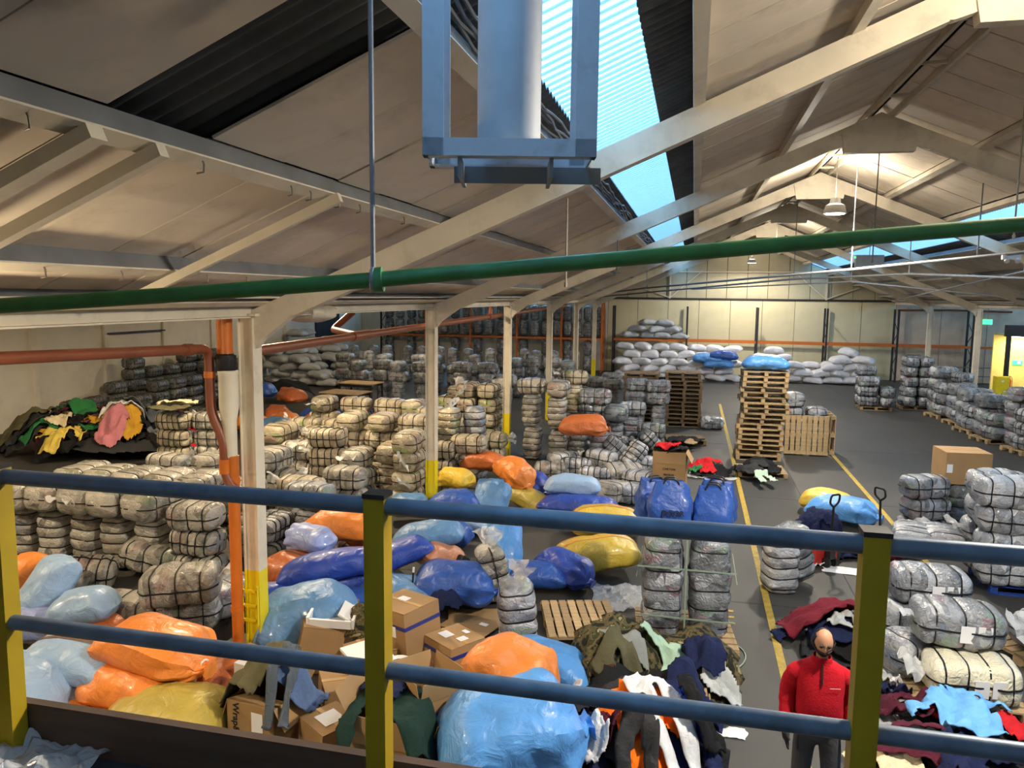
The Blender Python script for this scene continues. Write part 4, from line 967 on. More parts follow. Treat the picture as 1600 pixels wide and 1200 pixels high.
sack(948, 815, .3, 1.45, .85, .62, 12, 'yellow', 'pillow', 'round yellow sack half hidden by the top rail', (0, 0), F2, 'stripe')
sack(932, 866, .3, 1.5, .8, .58, 22, 'mustard', 'pillow', 'yellow sack with orange stripe lying below the top rail', (0, -.1), F2, 'stripe')
sack(885, 888, .3, 1.05, .6, .5, -28, 'royal', 'tied', 'shiny royal blue bag in front of the striped yellow sack', (0, .15), F2)
sack(840, 900, .22, .95, .65, .42, 10, 'blue', 'pillow', 'flat blue bag with clear film left of the shiny blue bag', (0, 0), F2)
sack(787, 858, .5, 1.2, .6, .6, 100, 'lightblue', 'pillow', 'light blue sack standing behind the leaning bale', (0, -.9), F2)
sack(913, 666, 1.15, 1.35, .7, .62, 5, 'rust', 'tied', 'orange bolster lying on top of two short bale stacks', (0, 0))
F3 = 'sacks in front of the boxes'
sack(802, 1055, .55, 1.05, .85, .7, -20, 'orange', 'tied', 'rumpled orange sack on a carton under the lower rail', (0, .2), F3)
sack(855, 1040, .28, 1.25, .75, .5, -10, 'lightblue', 'pillow', 'light blue sack behind the rumpled orange sack', (0, .05), F3)
sack(798, 1150, .5, 1.45, 1.15, .95, 25, 'lightblue', 'tied', 'huge light blue sack at the bottom edge', (0, -.15), F3)
sack(1318, 798, .27, 1.45, .85, .55, -22, 'lightblue', 'tied', 'bright blue sack on the open floor behind the pallet truck', (0, 0))
sack(1292, 782, .28, 1.1, .7, .5, -15, 'yellow', 'pillow', 'yellow sack behind the bright blue sack on the open floor', (0, 0))
sack(1188, 565, 0, 1.3, .9, .5, 0, 'lightblue', 'pillow', 'blue sack lying on the tall pallet tower', loc=(G(1180, 722).x+.2, G(1180, 722).y+.7, .146*17+.2))
q = G(450, 672)
LH = [('orange', 0, 0, .3), ('orange', 1.0, .4, .3), ('blue', .4, 1.3, .3), ('steelblue', 1.6, -.5, .3), ('orange', 2.3, .6, .3), ('rust', -.9, .9, .35), ('rust', -1.1, 2.2, .8), ('orange', 2.9, 1.6, .3), ('blue', 1.5, 1.9, .35), ('rust', 1.1, 3.0, .4), ('orange', 3.9, .9, .3), ('steelblue', .2, -1.0, .3), ('orange', -.9, -.7, .3)]
PLACE = ['nearest the aisle', 'beside the table', 'in the middle', 'at the table foot', 'under the table', 'near the left wall side', 'on the upper left', 'behind the table', 'behind the middle', 'at the very back', 'right of the table', 'at the front', 'at the front left']
for i, (c, dx, dy, z) in enumerate(LH):
    sack(0, 0, 0, 1.25, .85, .6, rnd.uniform(0, 180), c, rnd.choice(['tied', 'pillow']), '%s sack %s in the left hall sack heap' % ({'rust': 'dark orange', 'steelblue': 'pale blue'}.get(c, c), PLACE[i]), group='left hall sack heap', loc=(q.x+dx, q.y+dy, z))
sack(338, 622, 0, 1.2, .8, .6, 10, 'blue', 'pillow', 'blue sack glimpsed between the standpipe and the dark wall stacks', loc=(-15.4, 25.2, .9))
# white sacks: far heaps
WM = [sack_mesh(900+i, 1.08, .74, .46, 'pillow', 'sack_white', 18, 18) for i in range(5)]; GM = [sack_mesh(950+i, 1.08, .74, .46, 'pillow', 'sack_greysack', 18, 18) for i in range(4)]
def heap(where, x0, x1, y0, y1, zmax, fn, meshes, grp, z0=0.0):
    lay = 0; z = z0+.18
    names = ['bottom', 'second', 'third', 'fourth', 'fifth', 'sixth', 'seventh', 'top']
    while z < z0+zmax:
        yy = y0+.35; row = 0
        while yy < y1:
            xx = x0+.5+(.45 if lay % 2 else 0); k = 0
            while xx < x1:
                if z <= z0+fn(xx, yy) and (row == 0 or z+.36 > z0+fn(xx, yy)-.2):
                    o = ob('white_sack', rnd.choice(meshes), None, (xx+rnd.uniform(-.1, .1), yy+rnd.uniform(-.08, .08), z+rnd.uniform(-.02, .04)), (rnd.uniform(-.15, .15), rnd.uniform(-.2, .2), rnd.uniform(-.5, .5)))
                    tag(o, '%s sack, %s from left, %s row, %s layer, %s' % ('grey' if meshes is GM else 'white', ORD[k], ORD[row], ORD[lay], where), 'sack', grp)
                xx += .98; k += 1
            yy += .8; row += 1
        z += .36; lay += 1
heap('far heap under orange beam', -4.2, 2.6, 42.6, 44.9, 1.9, lambda x, y: 1.0+.75*(y-42.6)/2.3, WM, 'far white sacks')
heap('far heap behind pallet tower', 2.8, 8.9, 43.0, 44.9, 1.9, lambda x, y: 1.0+.6*(y-43)/2+.35*math.sin(x*1.7), WM, 'far white sacks')
heap('far shelf sacks', -4.1, -.6, 45.2, 46.0, 1.2, lambda x, y: 1.1-.5*abs(x+2.3)/1.7, GM, 'shelf sacks', 2.06)
heap('left hall corner heap', -20.5, -15.2, 33.6, 37.5, 3.1, lambda x, y: max(.3, 3.0-.42*(x+20.5)-.25*(37.5-y)), GM, 'left corner grey sacks')
for (px_, py_, c, lb) in ((1105, 560, 'lightblue', 'left bright blue sack lying on the far white heap'), (1130, 556, 'blue', 'right deep blue sack lying on the far white heap'), (1122, 568, 'lightblue', 'small blue sack lowest on the far white heap')):
    p = AY(px_, py_, 42.4); sack(0, 0, 0, 1.6, 1.0, .6, 0, c, 'pillow', lb, loc=p)
# ------------------------------------------------------------------ cartons
mat('card', (164, 130, 88), .85, noise_amt=.07, noise_scale=3, rand=.08, dirt=(150, 108, 66), dirt_amt=.3)
mat('card_in', (146, 108, 70), .9); mat('tape_blue', (44, 52, 130), .4); mat('tape_clear', (190, 152, 100), .25)
mat('tape_black', (40, 38, 36), .5)
def carton(p, w_, d_, h_, yaw, label, tilt=(0, 0), open_=False, flaps=(60, 60, 60, 60), tape=None, labels=(), text=None, name='carton', m='card', extra=None):
    t = thing(name, label, 'box', p, (tilt[0], tilt[1], math.radians(yaw)))
    th_ = .008
    mb = MB()
    if open_:
        mb.box((0, 0, th_/2), (w_, d_, th_))
        for s in (-1, 1): mb.box((s*(w_-th_)/2, 0, h_/2), (th_, d_, h_)); mb.box((0, s*(d_-th_)/2, h_/2), (w_, th_, h_))
        mb.build('body', m, t)
        for (nx, ny, ln, ang) in ((1, 0, d_, flaps[0]), (-1, 0, d_, flaps[1]), (0, 1, w_, flaps[2]), (0, -1, w_, flaps[3])):
            a = math.radians(ang); fw = min(w_, d_)*.45
            M = Euler((0, a, 0)).to_matrix() if nx else Euler((0, a, 0)).to_matrix()
            base = Vector((nx*w_/2, ny*d_/2, h_)); out = Vector((nx, ny, 0)); dirv = out*math.sin(a)+Vector((0, 0, math.cos(a))); sd = Vector((-ny, nx, 0))
            vs = [base-sd*ln/2, base+sd*ln/2, base+sd*(ln/2-.01)+dirv*fw, base-sd*(ln/2-.01)+dirv*fw]; nrm = sd.cross(dirv)*.006
            f = MB().add(vs+[v+nrm for v in vs], [(0, 1, 2, 3), (7, 6, 5, 4), (0, 4, 5, 1), (1, 5, 6, 2), (2, 6, 7, 3), (3, 7, 4, 0)]); f.build('flap', m, t)
    else:
        mb.box((0, 0, h_/2-.004), (w_, d_, h_-.008)).build('body', m, t)
        for s in (-1, 1): MB().box((0, s*(d_/4), h_), (w_, d_/2-.006, .008)).build('top_flap', m, t)
        MB().box((0, 0, h_+.006), (w_+.004, .05, .003)).build('tape', tape if tape and tape != 'tape_blue' else 'tape_clear', t)
    if tape == 'tape_blue':
        tb = MB(); z = h_*.78
        for s in (-1, 1): tb.box((s*(w_/2+.002), 0, z), (.004, d_+.008, .045)); tb.box((0, s*(d_/2+.002), z), (w_+.008, .004, .045))
        tb.build('blue_tape', 'tape_blue', t)
    for (face, x, z, sw, sh) in labels:
        if face == 'f': MB().box((x, -d_/2-.003, z), (sw, .004, sh)).build('paper_label', 'paper', t)
        elif face == 'r': MB().box((w_/2+.003, x, z), (.004, sw, sh)).build('paper_label', 'paper', t)
        elif face == 't': MB().box((x, z, h_+.009), (sw, sh, .003)).build('paper_label', 'paper', t)
    if text:
        for (tx, sz, x, z, face, rt) in text:
            me = text_mesh(tx, sz, 'ink', 'lettering', .001, True)
            if face == 'f': ob('lettering', me, t, (x, -d_/2-.003, z), (PI/2, rt, 0))
            elif face == 'r': ob('lettering', me, t, (w_/2+.003, x, z), (PI/2, rt, PI/2))
            else: ob('lettering', me, t, (x, z, h_+.008), (0, 0, rt))
    return t
def at0(px_, py_, z=0): p = G(px_, py_, z); return p
carton(at0(640, 1045), .62, .55, .85, -28, 'tall carton with dark blue tape right of the middle post', (.05, -.06), tape='tape_blue', labels=[('f', .1, .6, .1, .13), ('t', -.05, .05, .15, .1)])
carton(at0(710, 1060), .52, .5, .52, -35, 'square carton banded with blue tape and paper labels on top', tape='tape_blue', labels=[('t', -.1, -.05, .16, .13), ('t', .12, .02, .1, .12), ('t', 0, .17, .1, .06), ('f', -.12, .22, .08, .1), ('f', .08, .2, .12, .1)])
o = MB().box((0, 0, .012), (.85, .65, .012)).build('flat_cardboard', 'card', None, False, G(748, 968), (0, .0, .3)); tag(o, 'flattened carton sheet on the floor behind the square carton', 'cardboard')
o = MB().box((0, 0, .03), (.7, .5, .012)).build('flat_cardboard', 'card', None, False, G(735, 980, .02), (0, .02, -.3)); tag(o, 'flattened carton sheet with a white label lying askew on another', 'cardboard'); MB().box((.15, .1, .04), (.12, .08, .004)).build('paper_label', 'paper', o)
carton(at0(492, 1040), .5, .42, .55, 30, 'plain carton leaning below the white broken tray', (0, .22))
t_ = carton(at0(520, 1000), .55, .42, .52, -10, 'dark carton under the white broken tray', m='card_in')
tr = thing('foam_tray', 'white broken foam tray on a carton above the lower rail', 'tray', G(522, 968, .56), (.1, .05, .2))
mb = MB(); mb.box((0, 0, .01), (.55, .4, .02))
for s in (-1, 1): mb.box((s*.27, 0, .06), (.03, .4, .12)); mb.box((0, s*.19, .05), (.5, .03, .1))
mb.build('shell', 'white_plastic', tr); MB().box((.18, .02, .1), (.22, .34, .02), Euler((0, .5, 0)).to_matrix()).build('torn_lid', 'white_plastic', tr)
carton(at0(568, 1075), .42, .4, .5, -38, 'dark printed carton with white lid left of the middle post', (0, .15), m='card_in', text=[('ELBO', .13, 0, .36, 'f', 0)], extra=1)
lid = MB().box((0, 0, 0), (.46, .44, .03)).build('box_lid', 'white_plastic', None, False, G(575, 1022, .62), (0, .15, math.radians(-38))); tag(lid, 'white lid on the dark printed carton left of the middle post', 'lid')
bk = thing('paper_bag', 'white printed bag standing in the cartons right of the middle post', 'bag', G(622, 1100, .3), (.1, .1, 0)); MB().lathe([(0, 0), (.16, 0), (.19, .18), (.17, .36), (.12, .45), (.14, .48)], 18).build('bag_body', 'white_plastic', bk, True)
ob('lettering', text_mesh('ELBO', .1, 'ink', 'lettering', .001, True), bk, (.0, -.19, .16), (PI/2, 0, 0))
carton(at0(545, 1125), .6, .46, .48, 35, 'glossy taped carton left of the middle post', (.05, .05), tape='tape_clear')
carton(at0(585, 1060), .5, .4, .4, 38, 'small taped carton behind the glossy one', (0, 0))
carton(at0(420, 1175), .55, .5, .62, -8, 'open carton lettered Wrap heaped with jackets by the kick board', open_=True, flaps=(150, 160, 60, -100), text=[('Wrap&', .1, -.17, .46, 'f', PI/2)], labels=[('f', .08, .3, .13, .5)])
carton(at0(513, 1190), .4, .42, .46, -30, 'crushed carton covered in peeling tape beside the lettered one', (0, .08), tape='tape_clear', labels=[('t', .0, .0, .2, .22)])
carton(at0(612, 1215), .62, .55, .72, -4, 'large open carton with a green sweater hanging over its edge', open_=True, flaps=(172, 30, 10, 176))
carton(at0(668, 1180), .5, .48, .7, -38, 'open carton with blue tape and handwriting behind the sweater carton', open_=True, flaps=(10, 15, 5, 8), tape='tape_blue', labels=[('r', .05, .5, .1, .14)])
carton(at0(692, 1205), .3, .5, .5, -30, 'narrow open carton with faded print right of the sweater carton', open_=True, flaps=(20, 10, 5, 170))
carton(at0(765, 1110), .5, .5, .42, -20, 'battered carton squashed under the rumpled orange sack')
carton(at0(390, 1085), .42, .4, .48, -18, 'small carton right of the left sack heap')
pt = MB().box((0, 0, .07), (.34, .28, .14)).build('white_box', 'white_plastic', None, False, G(388, 1062, .49)+Vector((0, .15, 0)), (0, 0, -.2)); tag(pt, 'white foam block on the small carton right of the left heap', 'block')
tb = thing('plastic_tub', 'white tub with blue lid between the cartons', 'tub', G(548, 1165)); MB().lathe([(0, 0), (.13, 0), (.15, .26), (.15, .28)], 20).build('tub', 'white_plastic', tb, True); MB().lathe([(.16, .27), (.16, .31), (.14, .33), (0, .335)], 20).build('lid', 'tape_blue', tb, True)
st_ = thing('broom_handle', 'dark stick standing up among the blue sacks', 'stick', G(642, 930, .3)); MB().path([(0, 0, -.3), (.03, .02, .35)], .014, 8).build('shaft', 'black_rubber', st_); MB().path([(.03, .02, .33), (.035, .023, .4)], .016, 8).build('grip', 'white_plastic', st_)
c_ = carton(at0(1046, 765), .75, .6, .95, -4, 'tall brown carton of clothes standing behind the blue shopping bags', open_=True, flaps=(150, 150, 178, 178), text=[('CARTON', .07, 0, .55, 'f', 0), ('MADE IN', .06, 0, .42, 'f', 0), ('BOX NO', .06, 0, .32, 'f', 0)])
carton(Vector((5.1, 16.1, 1.05)), .8, .7, .6, 4, 'plain sealed carton on the grey stack at the right', labels=[('f', -.33, .3, .1, .16)])
# ------------------------------------------------------------------ shopping bags on the centre load
def shop_bag(p, yaw, label, w_=.5, h_=.62, d_=.32, seed=0, txt=None):
    t = thing('shopping_bag', label, 'bag', p, (0, 0, yaw), 'blue shopping bags'); mb = MB(); nu, nv = 16, 28
    for i in range(nu+1):
        u = i/nu
        for k in range(nv):
            a = 2*PI*k/nv; e = .45 if u < .7 else .6
            kx = 1-.25*max(0, u-.6)/.4; ky = 1-.75*max(0, u-.45)/.55
            q = Vector((math.cos(a)*1.6, math.sin(a)*1.6, u*3+seed)); nz = 1+.13*noise.noise(q)+.06*noise.noise(q*2.4)
            mb.v.append(Vector((w_/2*kx*spow(math.cos(a), e)*nz, d_/2*ky*spow(math.sin(a), e)*nz, h_*u+.05*noise.noise(q+Vector((4, 0, 0)))*u)))
    for i in range(nu):
        for k in range(nv): a = i*nv+k; b = i*nv+(k+1) % nv; mb.f.append([a, b, b+nv, a+nv])
    mb.f.append(list(range(nv))[::-1]); mb.f.append([nu*nv+k for k in range(nv)])
    mb.build('bag_body', 'sack_blue', t, True)
    for s in (-1, 1): MB().path(bend([(-.1, s*.05, h_-.04), (-.07, s*.05, h_+.045), (.07, s*.05, h_+.045), (.1, s*.05, h_-.04)], .05), .012, 6).build('handle', 'strap_black', t)
    if txt:
        for j, tx in enumerate(txt): ob('lettering', text_mesh(tx, .09 if j == 0 else .055, 'ink', 'lettering', .001, True), t, (.02, -d_/2*1.08-.012, h_*.42-.1*j), (PI/2-.05, 0, 0))
    return t
ZT = 1.56
shop_bag((-.2, 9.75, ZT), .1, 'blue shopping bag with DOOR lettering on the front left of the centre load', .55, .62, .36, 1, ['DOOR', 'YOUR DOOR'])
shop_bag((.33, 9.9, ZT), -.1, 'blue shopping bag on the front right of the centre load', .5, .55, .36, 2)
shop_bag((-.42, 10.3, ZT), .4, 'rounded blue shopping bag at the back left of the centre load', .5, .5, .4, 3)
shop_bag((.4, 10.45, ZT), -.3, 'blue shopping bag at the back right of the centre load', .5, .5, .36, 4)
wl_ = thing('load_strap', 'pale green strapping tied round the clear wrapped centre load', 'strap', (.03, 10.07, 0))
for z in (.52, 1.15): MB().box((0, -.62, z), (1.2, .006, .02)).build('band', 'strap_green', wl_); 
MB().box((.0, -.63, .85), (.02, .006, 1.42)).build('band', 'strap_green', wl_)
for s in (-1, 1): MB().box((s*.61, 0, 1.0), (.006, 1.2, .02)).build('band', 'strap_green', wl_)
# loose plastic sheets
def sheet(px_, py_, w_, d_, yaw, label, seed, m='film', hgt=.08, cat='plastic sheet', z=0):
    mb = MB(); n = 20
    for i in range(n+1):
        for k in range(n+1):
            x, y = (i/n-.5), (k/n-.5); e = 1+.18*noise.noise(Vector((x*3, y*3, seed+9)))
            q = Vector((x*5, y*5, seed)); zz = hgt*abs(noise.noise(q))*1.3+hgt*.5*abs(noise.noise(q*2.7))
            mb.v.append(Vector((x*w_*e, y*d_*e, zz+.006)))
    for i in range(n):
        for k in range(n): a = i*(n+1)+k; mb.f.append([a, a+1, a+n+2, a+n+1])
    p = G(px_, py_, z); o = mb.build('plastic_sheet' if m == 'film' else 'cloth_sheet', m, None, True, p, (0, 0, math.radians(yaw))); tag(o, label, cat); return o
sheet(965, 935, .75, .95, 10, 'clear crumpled plastic film on the floor left of the centre load', 3)
sheet(1395, 1105, .7, 1.3, -8, 'clear plastic film spread under socks beside the right front pallet', 5)
sheet(1110, 745, 1.1, .6, 5, 'clear film under red and black clothes left of the yellow line', 8)
sheet(1330, 893, .9, .35, 0, 'white sheet on the floor behind the front pallet truck', 12, 'paper', .01, 'sheet')
sheet(1143, 1145, .3, .22, -5, 'white printed paper lying on the floor near the man', 15, 'paper', .01, 'paper')
sheet(5, 1230, .5, .5, 0, 'clear plastic film in the lower left corner on the platform', 18, 'film', .07, 'plastic sheet', ZP+.01)
# strapping loop on the floor
pts = [G(1115+50*math.cos(a)*1.0, 1028+26*math.sin(a)) for a in [(-1.5+3.2*k/20) for k in range(21)]]
o0 = pts[0].copy(); lp = MB().path([p-o0+Vector((0, 0, .012)) for p in pts], .009, 6).build('strapping_loop', 'strap_green', None, True, o0); tag(lp, 'loose loop of grey strapping on the floor right of the centre load', 'strap')
# ------------------------------------------------------------------ pallet trucks
def pallet_truck(p, yaw, label, lean):
    t = thing('pallet_truck', label, 'pallet truck', p, (0, 0, yaw), 'pallet trucks')
    for s in (-1, 1): MB().box((s*.19, .75, .12), (.16, 1.15, .06)).build('fork', 'red_paint', t); MB().path([(s*.19-.04, 1.2, .045), (s*.19+.04, 1.2, .045)], .045, 12).build('fork_roller', 'black_rubber', t)
    MB().prism([(-.27, .05), (.27, .05), (.24, .34), (-.24, .34)], .02, .2).build('chassis', 'red_paint', t)
    for s in (-1, 1): MB().path([(s*.06, -.05, .09), (s*.1, -.05, .09)], .09, 14).build('steer_wheel', 'black_rubber', t)
    hd = MB().path([(0, -.05, .16), (0, -.05-lean, 1.05)], .02, 8).build('drawbar', 'black_paint', t)
    MB().path(bend([(0, -.05-lean, 1.04), (-.11, -.06-lean, 1.12), (-.1, -.08-lean, 1.26), (.1, -.08-lean, 1.26), (.11, -.06-lean, 1.12), (0, -.05-lean, 1.04)], .05), .018, 8).build('grip_loop', 'black_rubber', hd)
    MB().box((0, -.05, .3), (.12, .12, .3)).build('pump', 'black_paint', t)
pallet_truck((2.35, 13.5, 0), .7, 'pallet truck with upright black handle behind the bale on the yellow line', .02)
pallet_truck((3.35, 14.2, 0), -.9, 'pallet truck carrying two strapped bales behind the right railing post', .06)
# work tables in the left hall
def table(p, w_, d_, h_, label, yaw):
    t = thing('work_table', label, 'table', p, (0, 0, yaw)); MB().box((0, 0, h_), (w_, d_, .04)).build('table_top', 'pallet_wood', t)
    for sx in (-1, 1):
        for sy in (-1, 1): MB().box((sx*(w_/2-.06), sy*(d_/2-.06), h_/2), (.06, .06, h_)).build('leg', 'black_paint', t)
    for sy in (-1, 1): MB().box((0, sy*(d_/2-.06), h_-.08), (w_-.1, .03, .1)).build('apron', 'black_paint', t)
p = G(535, 665); table((p.x, p.y+.3, 0), 1.5, 1.0, 1.12, 'plywood topped work table with black legs in the left hall', -.1)
p = G(556, 640); table((p.x, p.y+.5, 0), 1.5, 1.0, 1.0, 'darker work table behind the plywood topped one', -.1)
# ------------------------------------------------------------------ clothing
for nm, c in (('black', (28, 28, 30)), ('charcoal', (52, 52, 54)), ('navy', (30, 38, 72)), ('maroon', (112, 28, 44)), ('wine', (82, 30, 46)), ('red', (188, 34, 40)), ('skyblue', (110, 170, 228)), ('cream', (222, 208, 174)), ('whitec', (220, 220, 222)),
              ('hiviz', (255, 118, 24)), ('grey', (140, 142, 138)), ('olivec', (92, 88, 66)), ('mint', (168, 196, 172)), ('tan', (178, 152, 116)), ('denim', (86, 108, 146)), ('dkgreen', (30, 52, 46)), ('brown', (72, 48, 42)), ('cobalt', (36, 70, 190)), ('ochre', (196, 150, 50)), ('green', (50, 120, 70)), ('pink', (190, 120, 130)), ('slate', (88, 96, 104)), ('palegrey', (182, 184, 182)), ('gold', (214, 190, 90))):
    mat('cloth_'+nm, c, .9, noise_amt=.12, noise_scale=5, bump=.5, bump_scale=14, rand=.04, spec=.2)
def camo():
    m = mat('cloth_camo', (86, 82, 58), .9, bump=.5, bump_scale=14, spec=.2); nt = m.node_tree; N = nt.nodes; L = nt.links; b = N['Principled BSDF']
    tc = N.new('ShaderNodeTexCoord'); n = N.new('ShaderNodeTexNoise'); n.inputs['Scale'].default_value = 9; n.inputs['Detail'].default_value = 2; L.new(tc.outputs['Object'], n.inputs['Vector'])
    cr = N.new('ShaderNodeValToRGB'); cr.color_ramp.interpolation = 'CONSTANT'; e = cr.color_ramp.elements
    e[0].color = lin((40, 38, 30))+(1,); e[1].position = .44; e[1].color = lin((84, 80, 54))+(1,)
    for p_, c in ((.52, (112, 92, 62)), (.58, (60, 66, 44)), (.66, (150, 138, 104))): x = e.new(p_); x.color = lin(c)+(1,)
    L.new(n.outputs[0], cr.inputs[0]); L.new(cr.outputs[0], b.inputs['Base Color'])
camo()
def inside(kind, x, y, sd):
    if kind == 'shirt':
        if abs(x) < .27+.02*y and -.5 < y < .48 and not (abs(x) < .1 and y > .42-.3*abs(x)): return True
        ax = abs(x); return .2 < ax < .62 and .47-.55*(ax-.2)-.24 < y < .48-.55*(ax-.2)
    if kind == 'trousers':
        if y > .2: return abs(x) < .24 and y < .5
        return abs(abs(x)-.15-.05*(.2-y)) < .1 and y > -.55
    r = math.hypot(x, y*1.15); return r < .42+.1*noise.noise(Vector((x*3, y*3, sd)))
GS = [0]; HM = {}
def garment(kind, x0, y0, yaw, size, m, label, mound, lift, group=None, amp=.05, name='garment', cat='clothing', n=34):
    GS[0] += 1; sd = GS[0]*3.7; ca, sa = math.cos(yaw), math.sin(yaw); mb = MB(); idx = {}; cells = []; tops = []; rids = []
    def vert(i, k):
        if (i, k) in idx: return idx[(i, k)]
        u, v = (i/n-.5)*1.3, (k/n-.5)*1.2
        wx = u+.10*noise.noise(Vector((u*2.2, v*2.2, sd))); wy = v+.10*noise.noise(Vector((u*2.2, v*2.2, sd+40)))
        px_, py_ = wx*size, wy*size
        gx, gy = x0+px_*ca-py_*sa, y0+px_*sa+py_*ca
        q = Vector((u*4.2+.4*noise.noise(Vector((u*3, v*3, sd))), v*4.2, sd))
        rid = (1-abs(noise.noise(q))*2.2)*amp+(1-abs(noise.noise(q*2.3))*2)*amp*.45
        z = mound(gx, gy)
        ci, cj = round(gx/.03), round(gy/.03)
        top = max(HM.get((ci+a_, cj+b_), 0) for a_ in (-1, 0, 1) for b_ in (-1, 0, 1))
        z = max(z, top+.006); cells.append((ci, cj))
        tops.append(top+.006); rids.append(max(0, rid+amp*.2)); idx[(i, k)] = len(mb.v); mb.v.append(Vector((gx-x0, gy-y0, max(.008, z)))); return idx[(i, k)]
    for i in range(n):
        for k in range(n):
            u, v = ((i+.5)/n-.5)*1.3, ((k+.5)/n-.5)*1.2
            if inside(kind, u, v, sd): mb.f.append([vert(i, k), vert(i+1, k), vert(i+1, k+1), vert(i, k+1)])
    nb_ = [set() for _ in mb.v]
    for f in mb.f:
        for a_ in range(4): nb_[f[a_]].add(f[(a_+1) % 4]); nb_[f[a_]].add(f[a_-1])
    for it in range(5):
        zs = [v.z for v in mb.v]
        for j, v in enumerate(mb.v):
            if nb_[j]:
                av = sum(zs[q_] for q_ in nb_[j])/len(nb_[j]); v.z = .55*zs[j]+.45*av if it > 2 else max(tops[j], .5*zs[j]+.5*av)
    for j, v in enumerate(mb.v): v.z += rids[j]
    for (ci, cj), v in zip(cells, mb.v): HM[(ci, cj)] = max(HM.get((ci, cj), 0), v.z+.016)
    o = mb.build(name, m, None, True, (x0, y0, 0)); md = o.modifiers.new('thickness', 'SOLIDIFY'); md.thickness = .014; md.offset = 1
    tag(o, label, cat, group); return o
def mound_fn(cx, cy, rx, ry, h, z0=0.0, sd=0):
    def f(x, y):
        d = ((x-cx)/rx)**2+((y-cy)/ry)**2
        return z0+h*max(0, 1-d)**.6*(1+.35*noise.noise(Vector((x*2.5, y*2.5, sd)))) if d < 1 else z0
    return f
def two(f, g): return lambda x, y: max(f(x, y), g(x, y))
c1_ = G(955, 1068); c2_ = G(1072, 1062)
m1 = two(mound_fn(c1_.x, c1_.y+.1, .62, .6, .75, 0, 2), mound_fn(c2_.x, c2_.y+.1, .72, .6, .6, 0, 5))
def pile(items, mound, grp):
    for j, (kind, px_, py_, z, yaw, size, m, label) in enumerate(items):
        p = G(px_, py_, z); garment(kind, p.x, p.y, yaw, size, 'cloth_'+m, label, mound, .006+.012*j, grp)
pile([('rag', 955, 1068, .2, .2, 1.5, 'camo', 'camouflage jacket spread over the left hump of the surplus pile'), ('rag', 1072, 1062, .2, .9, 1.5, 'camo', 'camouflage trousers over the right hump of the surplus pile'),
      ('shirt', 945, 1030, .6, .5, .85, 'grey', 'grey jacket draped over the top of the surplus pile'), ('trousers', 925, 1060, .4, -.4, .8, 'camo', 'camouflage garment hanging down the front left of the surplus pile'),
      ('shirt', 1060, 1030, .55, -.3, .75, 'mint', 'pale green shirt on the right hump of the surplus pile'), ('trousers', 985, 1050, .5, .9, .85, 'olivec', 'olive trousers between the two humps'),
      ('rag', 975, 1090, .3, .4, .7, 'brown', 'dark brown bundle low at the middle of the surplus pile'), ('trousers', 1045, 1085, .35, .3, .55, 'tan', 'tan sleeves hanging at the front of the right hump'),
      ('rag', 1068, 1088, .3, 1.2, .4, 'whitec', 'white cloth hanging at the front of the right hump'), ('shirt', 1105, 1075, .3, .9, .7, 'camo', 'camouflage shirt at the right of the surplus pile'),
      ('rag', 1128, 1098, .1, .3, .55, 'palegrey', 'pale grey hoodie at the right end of the surplus pile'), ('rag', 1085, 1060, .5, .3, .4, 'tan', 'tan patch of cloth on the right hump'), ('rag', 1100, 1040, .4, .2, .6, 'navy', 'navy cloth behind the right hump')], m1, 'surplus clothing pile')
c3_ = G(985, 1165); m3 = mound_fn(c3_.x, c3_.y, 1.0, .62, .4, 0, 9)
pile([('rag', 985, 1165, .1, 0, 2.0, 'black', 'black fleece under the dark pile at the bottom edge'), ('shirt', 925, 1160, .3, .3, .95, 'black', 'black jacket at the left of the dark pile'), ('shirt', 1040, 1160, .3, -.4, .9, 'navy', 'navy top at the right of the dark pile'),
      ('trousers', 905, 1185, .2, .3, .9, 'navy', 'navy trousers at the left bottom of the dark pile'), ('shirt', 985, 1140, .4, .1, .85, 'charcoal', 'charcoal tee with small white tag on the dark pile'), ('shirt', 1000, 1190, .2, .2, .75, 'hiviz', 'bright orange top at the bottom of the dark pile'),
      ('trousers', 1035, 1150, .4, .75, .8, 'whitec', 'white long sleeve laid across the dark pile'), ('trousers', 995, 1180, .4, .1, .62, 'charcoal', 'charcoal sleeve over the orange top'), ('rag', 950, 1170, .3, .2, .28, 'wine', 'wine red scrap on the dark pile'),
      ('rag', 1080, 1172, .2, .2, .35, 'cobalt', 'cobalt cloth at the right of the dark pile'), ('rag', 925, 1195, .2, .5, .3, 'whitec', 'white scrap at the bottom left of the dark pile'), ('rag', 1090, 1185, .15, .2, .5, 'black', 'black bundle at the right end of the dark pile'), ('rag', 1085, 1135, .1, 0, .7, 'navy', 'dark navy cloth behind the white sleeve'),
      ('rag', 870, 1115, .1, .2, .6, 'whitec', 'white sheet between the blue sack and the dark pile')], m3, 'dark clothing pile')
c4_ = G(1310, 1000); m4 = mound_fn(c4_.x, c4_.y+.2, .62, .8, .26, 0, 12)
pile([('rag', 1315, 1015, .1, 0, 1.2, 'charcoal', 'charcoal jackets under the heap behind the man'), ('shirt', 1345, 1010, .1, -.6, 1.0, 'black', 'black jacket right of the man'), ('shirt', 1285, 985, .2, .2, .9, 'navy', 'navy jacket under the maroon one behind the man'), ('trousers', 1330, 1005, .15, 1.1, .5, 'palegrey', 'pale grey trim behind the railing post beside the man'), ('trousers', 1385, 1035, .05, -.5, .8, 'black', 'black trousers right of the right railing post'), ('rag', 1275, 962, .28, .3, 1.15, 'maroon', 'maroon padded jacket heaped behind the man')], m4, 'clothes behind the man')
